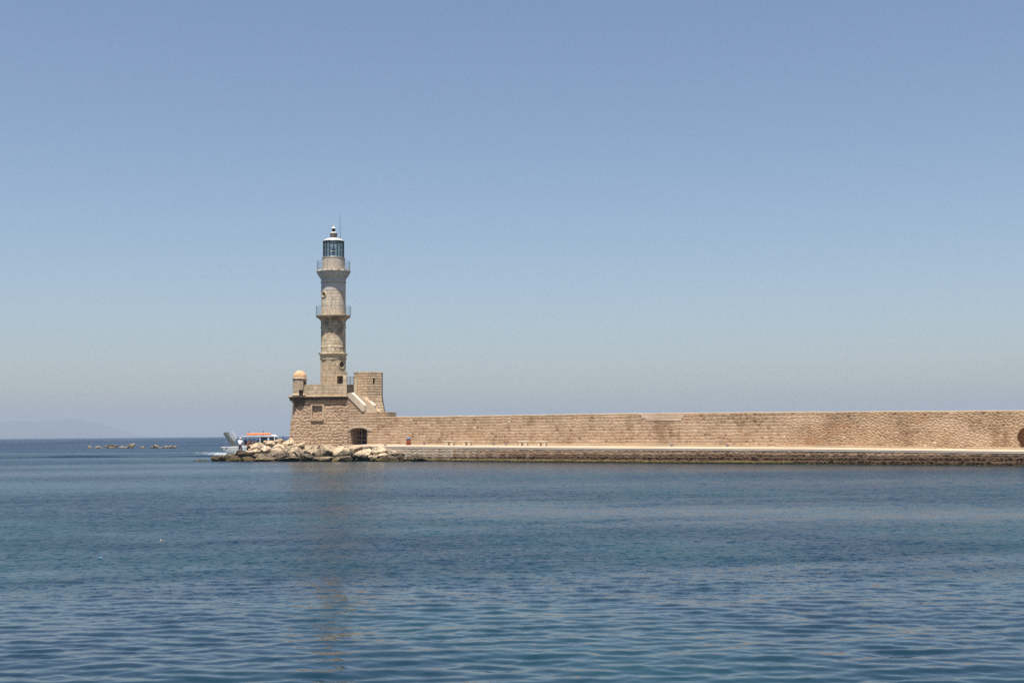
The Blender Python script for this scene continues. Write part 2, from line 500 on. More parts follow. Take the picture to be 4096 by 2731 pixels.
def rock_mat(name, dry, grey, lowcol, weed, z0=.35, z1=1.15):
    t = NT(name)
    oi = t.n('ShaderNodeObjectInfo')
    geo = t.n('ShaderNodeNewGeometry').outputs['Position']
    tc = t.n('ShaderNodeTexCoord').outputs['Object']
    z = t.n('ShaderNodeSeparateXYZ', {0: geo}).outputs[2]
    a = t.noise(geo, 1.1, 4); b = t.noise(geo, 4.5, 5, .65); f = t.noise(geo, 14, 4, .7)
    zz = t.math('ADD', z, t.math('MULTIPLY', t.math('SUBTRACT', a, .5), 1.3))
    zz = t.math('ADD', zz, t.math('MULTIPLY', t.math('SUBTRACT', oi.outputs['Random'], .5), .5))
    c = t.mix(t.step(b, .35, .7), dry, tuple(x * .72 for x in dry))
    c = t.mix(t.math('MULTIPLY', t.step(a, .52, .66), .5), c, grey)
    rnd = t.step(oi.outputs['Random'], 0, 1, .82, 1.1)
    c = t.mix(1.0, c, t.vec(rnd, rnd, rnd), 'MULTIPLY')
    lo = t.mix(t.step(b, .35, .75), lowcol, tuple(x * .75 for x in grey))
    c = t.mix(t.math('SUBTRACT', 1.0, t.step(zz, z0, z1)), c, lo)
    wz = t.math('ADD', z, t.math('MULTIPLY', t.math('SUBTRACT', b, .5), .35))
    c = t.mix(t.math('SUBTRACT', 1.0, t.step(wz, .14, .4)), c, t.mix(t.step(f, .35, .65), weed, tuple(x * 2.6 for x in weed)))
    c = t.mix(t.math('SUBTRACT', 1.0, t.step(wz, .0, .1)), c, (.018, .014, .008))
    k = t.step(f, .2, .8, .78, 1.2)
    c = t.mix(1.0, c, t.vec(k, k, k), 'MULTIPLY')
    wv = t.vadd(geo, t.noise(geo, 1.6, 3, out=1), .9)
    cr = t.n('ShaderNodeTexVoronoi', {'Vector': wv, 'Scale': .9}, feature='DISTANCE_TO_EDGE').outputs['Distance']
    ck = t.math('SUBTRACT', 1.0, t.step(cr, .0, .05))
    c = t.mix(t.math('MULTIPLY', ck, .65), c, (.05, .04, .03))
    pit = t.step(t.noise(geo, 2.6, 4, .7), .60, .72)
    c = t.mix(t.math('MULTIPLY', pit, .45), c, tuple(x * .45 for x in grey))
    h = t.math('SUBTRACT', t.math('ADD', b, t.math('MULTIPLY', f, .5)), t.math('MULTIPLY', ck, .5))
    t.bump(h, .14)
    c = t.mix(1.0, c, (.86, .85, .83), 'MULTIPLY')
    return t.fin(c, .92, .12)


M_rock = rock_mat('breakwater limestone', (.62, .485, .335), (.36, .29, .21), (.095, .07, .05), (.065, .048, .018), .5, 1.0)
M_reef = rock_mat('weedy reef rock', (.16, .125, .075), (.15, .12, .085), (.085, .065, .038), (.055, .042, .016), .9, 1.6)
M_far = rock_mat('far skerry rock', (.31, .25, .175), (.27, .22, .155), (.24, .19, .13), (.11, .085, .055), -.3, .1)
M_hill = simple('dry scrub hill', (.05, .05, .045), 1, .2, .004)
M_white = simple('white boat paint', (.58, .58, .57), .35, .05, 3)
M_hull = simple('pale grey hull', (.31, .34, .34), .4, .08, 2)
M_ramp = simple('grey ramp', (.07, .082, .075), .7, .2, 3)
M_board = simple('pale plastic sheet', (.58, .59, .61), .4, .15, 4)
M_win = simple('dark tinted window', (.012, .02, .024), .12, .2, 3, 0, .6)
M_raft = simple('orange rubber', (.74, .175, .04), .55, .12, 4)
M_skin = simple('sunlit skin', (.42, .22, .14), .6, .06, 9)  # one skin tone shared by every figure
M_hair = simple('dark hair', (.025, .018, .014), .6, .2, 20)
M_shirt = simple('white cotton', (.72, .72, .74), .9, .06, 9)
M_navy = simple('navy cloth', (.018, .024, .05), .9, .15, 9)
M_charc = simple('charcoal cloth', (.035, .035, .042), .9, .15, 9)
M_red = simple('red cloth', (.30, .05, .04), .9, .15, 9)
M_bin = simple('rust red bin', (.22, .045, .02), .6, .18, 5)
M_blue = simple('blue bin lid', (.06, .16, .34), .5, .1, 5)
M_cyan = simple('cyan plastic', (.06, .25, .36), .4, .1, 9)
M_lamp = simple('grey lamp housing', (.20, .19, .22), .5, .1, 9)
M_gull = simple('grey feathers', (.16, .15, .14), .9, .2, 20)
M_gullw = simple('pale feathers', (.5, .49, .46), .9, .1, 20)

# ------------------------------------------------------------------ light and sky
SUN_EL = rad(73.5)
SUN_AZ_LEFT = rad(11)           # the sun stands behind the camera, 11 degrees to its left
sdir = Vector((-math.sin(SUN_AZ_LEFT) * math.cos(SUN_EL), -math.cos(SUN_AZ_LEFT) * math.cos(SUN_EL), math.sin(SUN_EL)))
sun = bpy.data.lights.new('sun', 'SUN')
sun.energy = 5.0; sun.angle = rad(.53); sun.color = (1.0, .935, .85)
so = bpy.data.objects.new('sun', sun); link(so)
so.rotation_euler = (-sdir).to_track_quat('-Z', 'Y').to_euler()
w = bpy.data.worlds.new('World'); scene.world = w; w.use_nodes = True
wn = w.node_tree
sky = wn.nodes.new('ShaderNodeTexSky'); sky.sky_type = 'NISHITA'; sky.sun_disc = False
sky.sun_elevation = SUN_EL
sky.sun_rotation = math.atan2(sdir.x, sdir.y)
sky.altitude = 0; sky.air_density = 1.0; sky.dust_density = 1.3; sky.ozone_density = 2.8
bg = wn.nodes['Background']; bg.inputs[1].default_value = .070
tint = wn.nodes.new('ShaderNodeMix'); tint.data_type = 'RGBA'; tint.blend_type = 'MULTIPLY'; tint.inputs[0].default_value = 1.0
tint.inputs[7].default_value = (1.02, .972, .955, 1)      # dusty summer air: a greyer, less saturated blue
wn.links.new(sky.outputs[0], tint.inputs[6]); wn.links.new(tint.outputs[2], bg.inputs[0])
scene.view_settings.view_transform = 'Standard'
scene.view_settings.look = 'None'
scene.view_settings.exposure = .92
scene.view_settings.gamma = 1.0
scene.cycles.use_denoising = False
scene.cycles.max_bounces = 6
scene.cycles.volume_bounces = 1
scene.cycles.caustics_reflective = False
scene.cycles.caustics_refractive = False

# ------------------------------------------------------------------ water
def build_sea():
    PXF = FPX / 4.0
    rs = [3.0, 5.0, 7.0, 9.0]
    r = 10.5
    while r < 14000:
        rs.append(r)
        dr = max(.05, .62 * r * r / (EYE * PXF))
        if 160 < r < 186: dr = min(dr, .2)
        dr = min(dr, r * .12)
        r += dr
    rs += [15000]
    rs = np.array(rs)
    a_in = np.linspace(-rad(27), rad(27), 1500)
    a_out = np.concatenate([np.linspace(-PI, -rad(27), 60, endpoint=False), a_in, np.linspace(rad(27), PI, 61)[1:-1]])
    na = len(a_out); nr = len(rs)
    A, Rg = np.meshgrid(a_out, rs)
    X = Rg * np.sin(A); Y = Rg * np.cos(A)
    drr = np.gradient(rs)[:, None] * np.ones((1, na))
    # wind patches: calm water near the camera, ruffled bands beyond
    lf = np.zeros_like(X)
    for k in range(7):
        kx = rng.normal(0, .05); ky = rng.normal(0, .16); lf += np.sin(X * kx + Y * ky + rng.uniform(0, 6.28))
    lf /= 7 ** .5
    lf2 = np.zeros_like(X)
    for k in range(8):
        kx = rng.normal(0, .3); ky = rng.normal(0, .6); lf2 += np.sin(X * kx + Y * ky + rng.uniform(0, 6.28))
    lf2 /= 8 ** .5
    lf3 = np.zeros_like(X)
    for k in range(10):
        kx = rng.normal(0, .8); ky = rng.normal(0, 1.4); lf3 += np.sin(X * kx + Y * ky + rng.uniform(0, 6.28))
    lf3 /= 10 ** .5
    def ss(x, lo, hi):
        t_ = np.clip((x - lo) / (hi - lo), 0, 1); return t_ * t_ * (3 - 2 * t_)
    Yb = Y - 1.6 * lf - .5 * lf2 - np.clip(X - 3, 0, 9) * .55
    chop = .48 + .52 * ss(Yb + 1.2 * lf3, 18.5, 25.5)
    band = np.exp(-((Y + .25 * X + 2.0 * lf - 43) / 5.5) ** 2) * ss(X, -12, 2)
    band2 = np.exp(-((Y + 2.5 * lf - 66) / 9.0) ** 2) * .35
    chop *= 1 - .75 * np.clip(band + band2, 0, 1)
    chop *= 1 + (-.28 + .3 * np.clip(lf, -1, 1)) * ss(Y, 52, 85)
    chop = np.clip(chop * (1 + .22 * lf3 * ss(-Y, -90, -30)), .08, 1.2)
    Z = np.zeros_like(X)
    waves = []
    for lam in np.exp(np.linspace(math.log(.15), math.log(.48), 44)):
        waves.append((lam, rng.normal(0, .5), .0185, 1))
    for lam in np.exp(np.linspace(math.log(.27), math.log(.66), 30)):
        waves.append((lam, rng.normal(.04, .36), .0172, 0))
    for lam in np.exp(np.linspace(math.log(.9), math.log(4), 12)):
        waves.append((lam, rng.normal(-.1, .5), .009, 2))
    lost = np.zeros_like(X)
    for lam, th, slope, typ in waves:
        k = 2 * PI / lam
        ph = X * k * math.sin(th) + Y * k * math.cos(th) + rng.uniform(0, 6.28) + .6 * lf2
        amp = slope / k
        if typ == 1: amp = amp * (.05 + .95 * chop)
        elif typ == 0: amp = amp * (1.0 + .0 * chop)
        keep = ss(lam / np.maximum(drr, .02), 1.5, 3.4)
        keep = keep * ss(lam / (np.abs(Rg) * rad(54) / 1500), 2.2, 5)
        s = np.sin(ph)
        Z += amp * keep * (s - .1 * np.cos(2 * ph) * (typ != 1))
        lost += (1 - keep ** 2) * (amp * k) ** 2 * .5
    # low boat-wake swell running across the open water
    Z += .26 * np.exp(-((Y - 166 + .05 * (X + 45) + .5 * np.sin(X * .11)) / .62) ** 2) * ss(-X, 27, 33) * ss(-X, 125, 75) * (.75 + .25 * np.sin(X * .3))
    fade = ss(Rg, 9.0, 11.5)
    Z *= fade
    inside = np.abs(A) < rad(26.9)
    Z *= np.where(inside, 1, .0)
    n = nr * na
    co = np.stack([X, Y, Z], -1).reshape(-1, 3).astype(np.float32)
    i = np.arange(nr - 1)[:, None] * na; j = np.arange(na)[None, :]; j2 = (j + 1) % na
    q = np.stack([i + j, i + j2, i + na + j2, i + na + j], -1).reshape(-1, 4)[:, ::-1].astype(np.int32)
    me = bpy.data.meshes.new('sea')
    nq = len(q)
    me.vertices.add(n + 1); me.loops.add(nq * 4 + na * 3); me.polygons.add(nq + na)
    co = np.concatenate([co, np.zeros((1, 3), np.float32)])
    me.vertices.foreach_set('co', co.ravel())
    fan = np.stack([np.full(na, n), (np.arange(na) + 1) % na, np.arange(na)], -1).astype(np.int32)
    me.loops.foreach_set('vertex_index', np.concatenate([q.ravel(), fan.ravel()]))
    st = np.concatenate([np.arange(nq) * 4, nq * 4 + np.arange(na) * 3]).astype(np.int32)
    me.polygons.foreach_set('loop_start', st)
    me.polygons.foreach_set('use_smooth', np.ones(nq + na, bool))
    me.update(calc_edges=True)
    for nm, arr in (('chop', chop), ('lost', np.sqrt(lost))):
        at = me.attributes.new(nm, 'FLOAT', 'POINT')
        at.data.foreach_set('value', np.append(arr.ravel(), .2).astype(np.float32))
    print('sea verts', n, nr, na)
    return me


def water_mat():
    t = NT('sea water')
    geo = t.n('ShaderNodeNewGeometry').outputs['Position']
    chop = t.n('ShaderNodeAttribute', attribute_name='chop').outputs['Fac']
    lost = t.n('ShaderNodeAttribute', attribute_name='lost').outputs['Fac']
    sp = t.n('ShaderNodeSeparateXYZ', {0: geo})
    dist = t.n('ShaderNodeVectorMath', {0: geo}, operation='LENGTH').outputs['Value']
    # sandy and weedy bottom patches tint the water
    p = t.noise(t.vec(t.math('MULTIPLY', sp.outputs[0], .10), t.math('MULTIPLY', sp.outputs[1], .10)), 1.0, 3)
    p2 = t.noise(t.vec(t.math('MULTIPLY', sp.outputs[0], .012), t.math('MULTIPLY', sp.outputs[1], .02)), 1.0, 3)
    c = t.mix(t.step(p, .38, .68), (.0028, .0145, .0265), (.0042, .027, .035))
    c = t.mix(t.step(dist, 160, 420), c, (.005, .018, .044))
    c = t.mix(t.math('MULTIPLY', t.step(p2, .5, .7), .35), c, (.007, .036, .050))
    # wind ripples: slope noise on top of the modelled waves; unresolved ripples become gloss roughness
    def slope(sc, k):
        nn = t.noise(geo, sc, 2, .6, out=1)
        d = t.n('ShaderNodeVectorMath', operation='SUBTRACT'); t.put(d.inputs[0], nn); d.inputs[1].default_value = (.5, .5, .5)
        q = t.n('ShaderNodeVectorMath', operation='SCALE'); t.put(q.inputs[0], d.outputs[0]); t.put(q.inputs[3], k)
        return q.outputs[0]
    a1 = slope(7.5, t.math('MULTIPLY', chop, t.step(dist, 15, 30, .15, 1.3)))
    a2 = slope(2.6, t.math('MULTIPLY', chop, t.step(dist, 20, 50, .05, 1.0)))
    a3 = slope(.35, t.step(dist, 60, 260, .0, .6))
    sm = t.vadd(t.vadd(a1, a2), a3)
    fl = t.n('ShaderNodeVectorMath', operation='MULTIPLY'); t.put(fl.inputs[0], sm); fl.inputs[1].default_value = (.35, 1.0, 0.0)
    nrm = t.vadd(t.n('ShaderNodeNewGeometry').outputs['Normal'], fl.outputs[0])
    nn = t.n('ShaderNodeVectorMath', operation='NORMALIZE'); t.put(nn.inputs[0], nrm)
    t.t.links.new(nn.outputs[0], t.b.inputs['Normal'])
    patch = t.noise(t.vec(t.math('MULTIPLY', sp.outputs[0], .05), t.math('MULTIPLY', sp.outputs[1], .12)), 1.0, 4)
    ro = t.math('SQRT', t.math('MULTIPLY', lost, t.math('ADD', .3, t.math('MULTIPLY', chop, .55))))
    ro = t.math('ADD', ro, t.math('MULTIPLY', t.step(dist, 90, 500), t.step(patch, .3, .65, .06, .24)))
    ro = t.math('MAXIMUM', .03, ro)
    t.b.inputs['IOR'].default_value = 1.333
    m = t.fin(c, ro, .5)
    return m


sea = bpy.data.objects.new('sea', build_sea())
sea.data.materials.append(water_mat())
link(sea); tag(sea, 'rippled blue green harbour water reaching out to the open sea horizon', 'sea', kind='structure')

# ------------------------------------------------------------------ quay
s0 = sq(1352, 1800, 0); s1 = sq(4096, 1800, 0) + 26


def interp(pts, x):
    if x <= pts[0][0]: a, b = pts[0], pts[1]
    elif x >= pts[-1][0]: a, b = pts[-2], pts[-1]
    else:
        for i in range(len(pts) - 1):
            if pts[i][0] <= x <= pts[i + 1][0]: a, b = pts[i], pts[i + 1]; break
    k = (x - a[0]) / (b[0] - a[0])
    return a[1] + (b[1] - a[1]) * k


def prof_z(pairs, off):
    return [(sq(px, py, off), W(px, py, off).z) for px, py in pairs]


SET = 4.5
Zfront = prof_z([(1352, 1783), (1660, 1786), (2400, 1792), (3200, 1796), (4096, 1806)], 0)
Zback = prof_z([(1400, 1776.5), (1660, 1777), (2400, 1781.5), (3200, 1787), (4096, 1796.5)], SET)
Zcop = prof_z([(1352, 1790), (1660, 1793), (2400, 1799), (3200, 1803.5), (4096, 1814)], 0)
Ztop0 = prof_z([(1516, 1666), (1750, 1664), (2400, 1653), (3200, 1645.5), (4096, 1640)], SET)

SS = list(np.linspace(s0, s1, 60))
Ztop = [(s_, interp(Ztop0, s_) + .035 * noise.noise(Vector((s_ * .4, 2.0, 0))) + .03 * noise.noise(Vector((s_ * 1.5, 5.0, 0)))) for s_ in np.linspace(sq(1500, 1700, SET), s1 + 1, 220)]


def strip(name, sections, mat, parent=None, ss=SS, caps=True):
    """sections: list of functions s -> (off, z); a prism swept along the quay."""
    v = []; f = []; m = len(sections)
    for s in ss:
        for fn in sections:
            off, z = fn(s); v.append(wq(s, off, z))
    for i in range(len(ss) - 1):
        for k in range(m):
            l = (k + 1) % m
            f.append((i * m + k, i * m + l, (i + 1) * m + l, (i + 1) * m + k))
    if caps:
        f.append(tuple(range(m))); f.append(tuple((len(ss) - 1) * m + k for k in range(m))[::-1])
    return mesh(name, v, f, mat, parent)


wob = lambda s, k=1.0: noise.noise(Vector((s * .35, 3.1 * k, 0)))
quay = empty('quay', 'long low stone quay with cream paving running right from the fort', 'quay', loc=wq(s0, 0, 0))
quay['kind'] = 'structure'


def strip_in(parent, *a, **k):
    o = strip(*a, **k); o.parent = parent; o.matrix_parent_inverse = Matrix.Translation(-parent.location); return o


strip_in(quay, 'paving', [lambda s: (-.06, interp(Zfront, s) - .03), lambda s: (-.06, interp(Zfront, s)), lambda s: (SET + .3, interp(Zback, s) + .012), lambda s: (SET + .3, interp(Zback, s) - .06)], M_deck)
strip_in(quay, 'coping', [lambda s: (-.05, interp(Zcop, s)), lambda s: (-.054, interp(Zfront, s) - .033), lambda s: (.6, interp(Zfront, s) - .033), lambda s: (.6, interp(Zcop, s))], M_coping)
SSF = list(np.linspace(s0, s1, 240))
strip_in(quay, 'sea_wall', [lambda s: (-.02 + .1 * noise.noise(Vector((s * .9, 0, 0))) * .6, -1.0), lambda s: (-.03 + .06 * noise.noise(Vector((s * 1.3, 0, .3))), .35), lambda s: (-.035 + .012 * noise.noise(Vector((s * 1.3, 0, .8))), interp(Zcop, s) - .004),
                            lambda s: (SET, interp(Zcop, s) - .004), lambda s: (SET, -1.0)], M_quay, ss=SSF)
M_toe = rock_mat('toe ledge stone', (.40, .34, .25), (.34, .29, .22), (.30, .25, .18), (.05, .04, .012), -.3, .1)
st0, st1 = sq(1640, 1840, 0), sq(3180, 1850, 0)
strip_in(quay, 'toe_ledge', [lambda s: (-.34 - .1 * wob(s), -.6), lambda s: (-.34 - .1 * wob(s, 2), .10 + .05 * wob(s * 2, 3)), lambda s: (-.28, .2 + .05 * wob(s * 2, 4)), lambda s: (.1, .24 + .05 * wob(s * 2, 4)), lambda s: (.1, -.6)],
         M_toe, ss=list(np.linspace(st0, st1, 160)))

# harbour wall
hw = empty('harbour_wall', 'long high tan stone wall behind the quay, coursed blocks left and rubble right', 'wall', loc=wq(sq(1520, 1700, SET), SET, 0))
sL = sq(1509.6, 1700, SET); sR = s1
nx = 200
top = [wq(s, SET, interp(Ztop, s) - .12) for s in np.linspace(sL, sR, nx)]
bot = [wq(s, SET, interp(Zback, s) - .5) for s in np.linspace(sR, sL, nx)]
# arched recess at the right end of the picture
ra = sq(4072, 1770, SET); zb = interp(Zback, ra)
arch = [wq(ra + .12, SET, zb + .02), wq(ra + .06, SET, zb + .55), wq(ra - .05, SET, zb + .75), wq(ra - .02, SET, zb + 1.15), wq(ra + .18, SET, zb + 1.5), wq(ra + .55, SET, zb + 1.78),
        wq(ra + 1.0, SET, zb + 1.85), wq(ra + 1.45, SET, zb + 1.7), wq(ra + 1.75, SET, zb + 1.3), wq(ra + 1.85, SET, zb + .02)]
o = plate('masonry', top + bot, [arch], QN * 1.5, M_wall, hw)
o.matrix_parent_inverse = Matrix.Translation(-hw.location)
M_rust = masonry('rusty recess stone', .45, .3, stones=[(0, (.34, .17, .085)), (1, (.44, .24, .12))], mortar=(.36, .22, .13), mort=.03, wob=.1, bump=.08)
o = mesh('recess_back', [wq(ra - .3, SET + .45, zb - .2), wq(ra + 2.2, SET + .45, zb - .2), wq(ra + 2.2, SET + .45, zb + 2.2), wq(ra - .3, SET + .45, zb + 2.2)], [(0, 1, 2, 3)], M_rust, hw)
o.matrix_parent_inverse = Matrix.Translation(-hw.location)
o = strip_in(hw, 'wall_coping', [lambda s: (SET - .004, interp(Ztop, s) - .118), lambda s: (SET + .01, interp(Ztop, s) - .02), lambda s: (SET + .3, interp(Ztop, s)), lambda s: (SET + 1.55, interp(Ztop, s)), lambda s: (SET + 1.55, interp(Ztop, s) - .118)],
             M_ledge, ss=list(np.linspace(sL, sR, 240)))
# kerb ledge at the foot of the wall, in three lengths
for (pa, pb) in ((1645, 3075), (3112, 3745), (3868, 4500)):
    a, b = sq(pa, 1785, SET), sq(pb, 1785, SET)
    b = min(b, s1)
    strip_in(hw, 'kerb_ledge', [lambda s: (SET - .42, interp(Zback, s) - .02), lambda s: (SET - .42, interp(Zback, s) + .13), lambda s: (SET - .002, interp(Zback, s) + .14), lambda s: (SET - .002, interp(Zback, s) - .02)], M_ledge, ss=list(np.linspace(a, b, 60)))
# pale repair of new blocks under the coping
bl = MB()
for (pa, pb, ya, yb) in ((2556, 2742, 1653.5, 1662), (2566, 2735, 1662, 1672), (2582, 2726, 1672, 1682)):
    q = [W(pa, yb, SET), W(pb, yb - .5, SET), W(pb, ya - 1, SET), W(pa, ya, SET)]
    z1 = interp(Ztop, sq(pa, ya, SET)) - .125; z2 = interp(Ztop, sq(pb, ya, SET)) - .125
    if ya < 1655: q[2].z = z2; q[3].z = z1
    a = [p - QN * .025 for p in q]; b = [p + QN * .05 for p in q]
    bl.hexa([a[0], a[1], b[1], b[0], a[3], a[2], b[2], b[3]])
o = bl.build('repair_patch', M_repair, hw); o.matrix_parent_inverse = Matrix.Translation(-hw.location)
o['label'] = 'pale new stone blocks set below the coping'

# ------------------------------------------------------------------ fort
YF = W(1393, 1750, SET).y
fort = empty('fort', 'small battered stone fort carrying the lighthouse, with sentry box, turret and stairs', 'fort')
FZ = lambda py, px=1275: P(px, py, YF).z


def fp(px, py, dy=0.0):
    q = P(px, py, YF); return Vector((q.x, q.y + dy, q.z))


def bf(py):      # batter: the foot stands forward of the top
    return -(py - 1603) * .0012


# window opening in the front
win = [(1248, 1621), (1290, 1621), (1290, 1674), (1248, 1674)]
outer = [(1155, 1800), (1393, 1800), (1391, 1586), (1202, 1590), (1201.5, 1604), (1164, 1681), (1158, 1750)]
o = plate('front_wall', [fp(x, y, bf(y)) for x, y in outer], [[fp(x, y, bf(y)) for x, y in win]], Vector((0, .5, 0)), M_fort, fort)
# filled-in window with frame, sill and shaded head
fr = empty_o = None
pl = plate('window', [fp(1243, 1617, bf(1617) - .05), fp(1297, 1617, bf(1617) - .05), fp(1297, 1676, bf(1676) - .05), fp(1243, 1676, bf(1676) - .05)],
           [[fp(1249, 1622, bf(1622) - .05), fp(1289.5, 1622, bf(1622) - .05), fp(1289.5, 1673, bf(1673) - .05), fp(1249, 1673, bf(1673) - .05)]], Vector((0, .2, 0)), M_frame, fort)
m = MB(); a = fp(1268.7, 1674, bf(1674)); m.hexa([fp(1243, 1683, bf(1676) - .14), fp(1294, 1683, bf(1676) - .14), fp(1294, 1683, bf(1676) + .1), fp(1243, 1683, bf(1676) + .1),
                                          fp(1243, 1676.5, bf(1676) - .15), fp(1294, 1676.5, bf(1676) - .15), fp(1294, 1676.5, bf(1676) + .1), fp(1243, 1676.5, bf(1676) + .1)])
m.build('sill', M_frame, pl)
m = MB(); m.add([fp(1245, 1612, bf(1612) + .2), fp(1294, 1612, bf(1612) + .2), fp(1294, 1680, bf(1676) + .16), fp(1245, 1680, bf(1676) + .16)], [(0, 1, 2, 3)])
m.build('infill', M_fort, pl)
# left flank, turned away, and the far side
LB = [(1201.5, 1604), (1164, 1681), (1158, 1750), (1155, 1800)]
RB = [(1171, 1600), (1171, 1622), (1160, 1720), (1156, 1800)]
lv = [fp(x, y, bf(y)) for x, y in LB]
rv = [P(x, y, YF + 6.2) for x, y in [(1171, 1612), (1166, 1675), (1158.5, 1745), (1155, 1800)]]
bv = [P(x, y, YF + 9) for x, y in [(1200, 1612), (1190, 1675), (1185, 1745), (1180, 1800)]]
v = lv + rv + bv
f = []
for k in (0, 4):
    for i in range(3): f.append((k + i, k + i + 1, k + i + 5, k + i + 4))
mesh('flank_wall', v, f, M_fort, fort)
# platform slab and corbelled cornice
zl = FZ(1583.5)
XL = fp(1152.5, 1584).x; XR = fp(1390, 1584).x
XLi = fp(1172, 1600).x
cz = lambda py: FZ(py) - zl
plan = [(XL, YF - .16), (XR, YF - .15), (XR + .9, YF + 3), (XR + .9, YF + 9), (P(1190, 1584, YF + 9).x, YF + 9), (P(1157, 1584, YF + 3).x, YF + 3)]
def ring(scale_in, z, jit=0):
    return [Vector((x + (scale_in if i in (0, 4, 5) else -scale_in * .2), y + (.12 * min(1, scale_in * 8) if i in (0, 1) else 0), z)) for i, (x, y) in enumerate(plan)]
def sweep(name, secs, mat):
    v = [p for s_ in secs for p in s_]; n = 6; f = []
    for i in range(len(secs) - 1):
        for k in range(n): f.append((i * n + k, i * n + (k + 1) % n, (i + 1) * n + (k + 1) % n, (i + 1) * n + k))
    f.append(tuple(range(n))[::-1]); f.append(tuple((len(secs) - 1) * n + k for k in range(n)))
    return mesh(name, v, f, mat, fort)
sweep('ledge', [ring(0.02, FZ(1587.2)), ring(0, FZ(1586.4)), ring(0, FZ(1583.2)), ring(.05, FZ(1582.6))], M_parapet)
M_corbel_shade = masonry('stained corbel stone with painted shade', .5, .3, stones=[(0, (.10, .075, .055)), (1, (.16, .12, .09))], mortar=(.12, .09, .07), mort=.03, wob=.1, bump=.04)  # stained stone, its colour darkened to deepen the shade under the ledge
sweep('corbel', [ring(.62, FZ(1622)), ring(.52, FZ(1612)), ring(.30, FZ(1601.5)), ring(.2, FZ(1600.8)), ring(.12, FZ(1590)), ring(.05, FZ(1587.25))], M_corbel_shade)
# parapet along the platform's front
zt = FZ(1583)
def hexw(name, x0, x1, y0, y1, z0, z1, mat, parent, z1b=None):
    m = MB(); z1b = z1 if z1b is None else z1b
    m.hexa([Vector((x0, y0, z0)), Vector((x1, y0, z0)), Vector((x1, y1, z0)), Vector((x0, y1, z0)), Vector((x0, y0, z1)), Vector((x1, y0, z1b)), Vector((x1, y1, z1b)), Vector((x0, y1, z1))])
    return m.build(name, mat, parent)
m = MB()
xa, xb_ = fp(1211, 1560).x, fp(1387, 1560).x
N_ = 14
for i in range(N_):
    u0 = i / N_; u1 = (i + 1) / N_
    x0 = xa + (xb_ - xa) * u0; x1 = xa + (xb_ - xa) * u1
    za = FZ(1537 - 3.2 * u0) + .02 * random.uniform(-1, 1); zb2 = FZ(1537 - 3.2 * u1)
    m.hexa([Vector((x0, YF - .02, zt - .02)), Vector((x1, YF - .02, zt - .02)), Vector((x1, YF + .25, zt - .02)), Vector((x0, YF + .25, zt - .02)),
            Vector((x0, YF - .02, za)), Vector((x1, YF - .02, za)), Vector((x1, YF + .25, za)), Vector((x0, YF + .25, za))])
m.build('parapet', M_parapet, fort)
# sentry box on the corner
KF = YF / FPX
sx = fp(1197, 1540).x; sy = YF + .35
zs = lambda py: FZ(py, 1197)
R_ = 27.2 * KF
sb = lathe('sentry_box', [(R_ * 1.16, zs(1582.5)), (R_ * 1.14, zs(1577)), (R_ * 1.02, zs(1574)), (R_ * 1.0, zs(1516)), (R_ * .5, zs(1515.5))], (sx, sy, 0), M_sentry, fort, n=40)
c1 = MB(); dv = Vector((sx, sy, 0))
def cutter(p, d, w_, z0, z1, L=1.0):
    d = Vector(d).normalized(); a = Vector((-d.y, d.x, 0)) * w_ * .5
    m = MB(); p = Vector(p)
    q = [p - a - d * L, p + a - d * L, p + a + d * L, p - a + d * L]
    m.hexa([Vector((x.x, x.y, z0)) for x in q] + [Vector((x.x, x.y, z1)) for x in q])
    return m.build('cutter', M_dark)
def round_cutter(p, d, r, L=1.0):
    d = Vector(d).normalized(); p = Vector(p)
    return MB().tube([p - d * L, p + d * L], r, 20).build('cutter', M_dark)
def at_az(az):   # direction by azimuth to the right of straight-at-camera
    return Vector((math.sin(az), -math.cos(az), 0))
a1 = at_az(math.asin((1206.5 - 1197) / 27.5)); a2 = at_az(math.asin((1220 - 1197) / 27.5)); a3 = at_az(math.asin((1186.5 - 1197) / 27.5))
cut(sb, [cutter(dv + a1 * R_, a1, .46, zs(1582), zs(1560), .7), cutter(dv + a2 * R_, a2, .42, zs(1568), zs(1523), .7), round_cutter(dv + a3 * R_ + Vector((0, 0, zs(1530.5))), a3, .075, .5)])
lathe('rim', [(R_ * .9, zs(1516.5)), (R_ * 1.08, zs(1516)), (R_ * 1.1, zs(1513.5)), (R_ * 1.02, zs(1512.5)), (R_ * .98, zs(1507))], (sx, sy, 0), M_sentry, sb, n=40)
dome = [(R_ * .99 * math.cos(a), zs(1508) + (zs(1480.5) - zs(1508)) * math.sin(a)) for a in np.linspace(0, PI / 2 - .03, 12)]
lathe('dome', dome, (sx, sy, 0), M_dome, sb, n=40)
# stair block: ashlar front with the arched gate
sp_ = lambda px, py, d=0.0: W(px, py, SET + d)
arch2 = [(1400.5, 1779), (1400.5, 1722)] + [(1434.7 + 34.2 * math.cos(a), 1722 - 9.5 * math.sin(a) - 2 * math.sin(a) ** 3) for a in np.linspace(PI - .15, .15, 11)] + [(1469, 1722), (1469, 1779)]
ol = [(1391, 1800), (1509, 1800), (1508.5, 1647), (1449, 1646.5), (1391, 1586)]
plate('stair_block', [sp_(x, y) for x, y in ol], [[sp_(x, y) for x, y in arch2]], QN * 3.2, M_stair, fort)
# archivolt
ai = [(1434.7 + 34.8 * math.cos(a), 1722 - 11.5 * math.sin(a)) for a in np.linspace(PI - .05, .02, 15)]
ao = [(1434.7 + (44 + (8 if a < .5 else 0)) * math.cos(a), 1724 - 22.5 * math.sin(a)) for a in np.linspace(PI + .0, .02, 15)]
plate('gate_arch', [sp_(x, y, -.05) for x, y in ai + ao[::-1]], [], QN * .3, M_arch, fort)
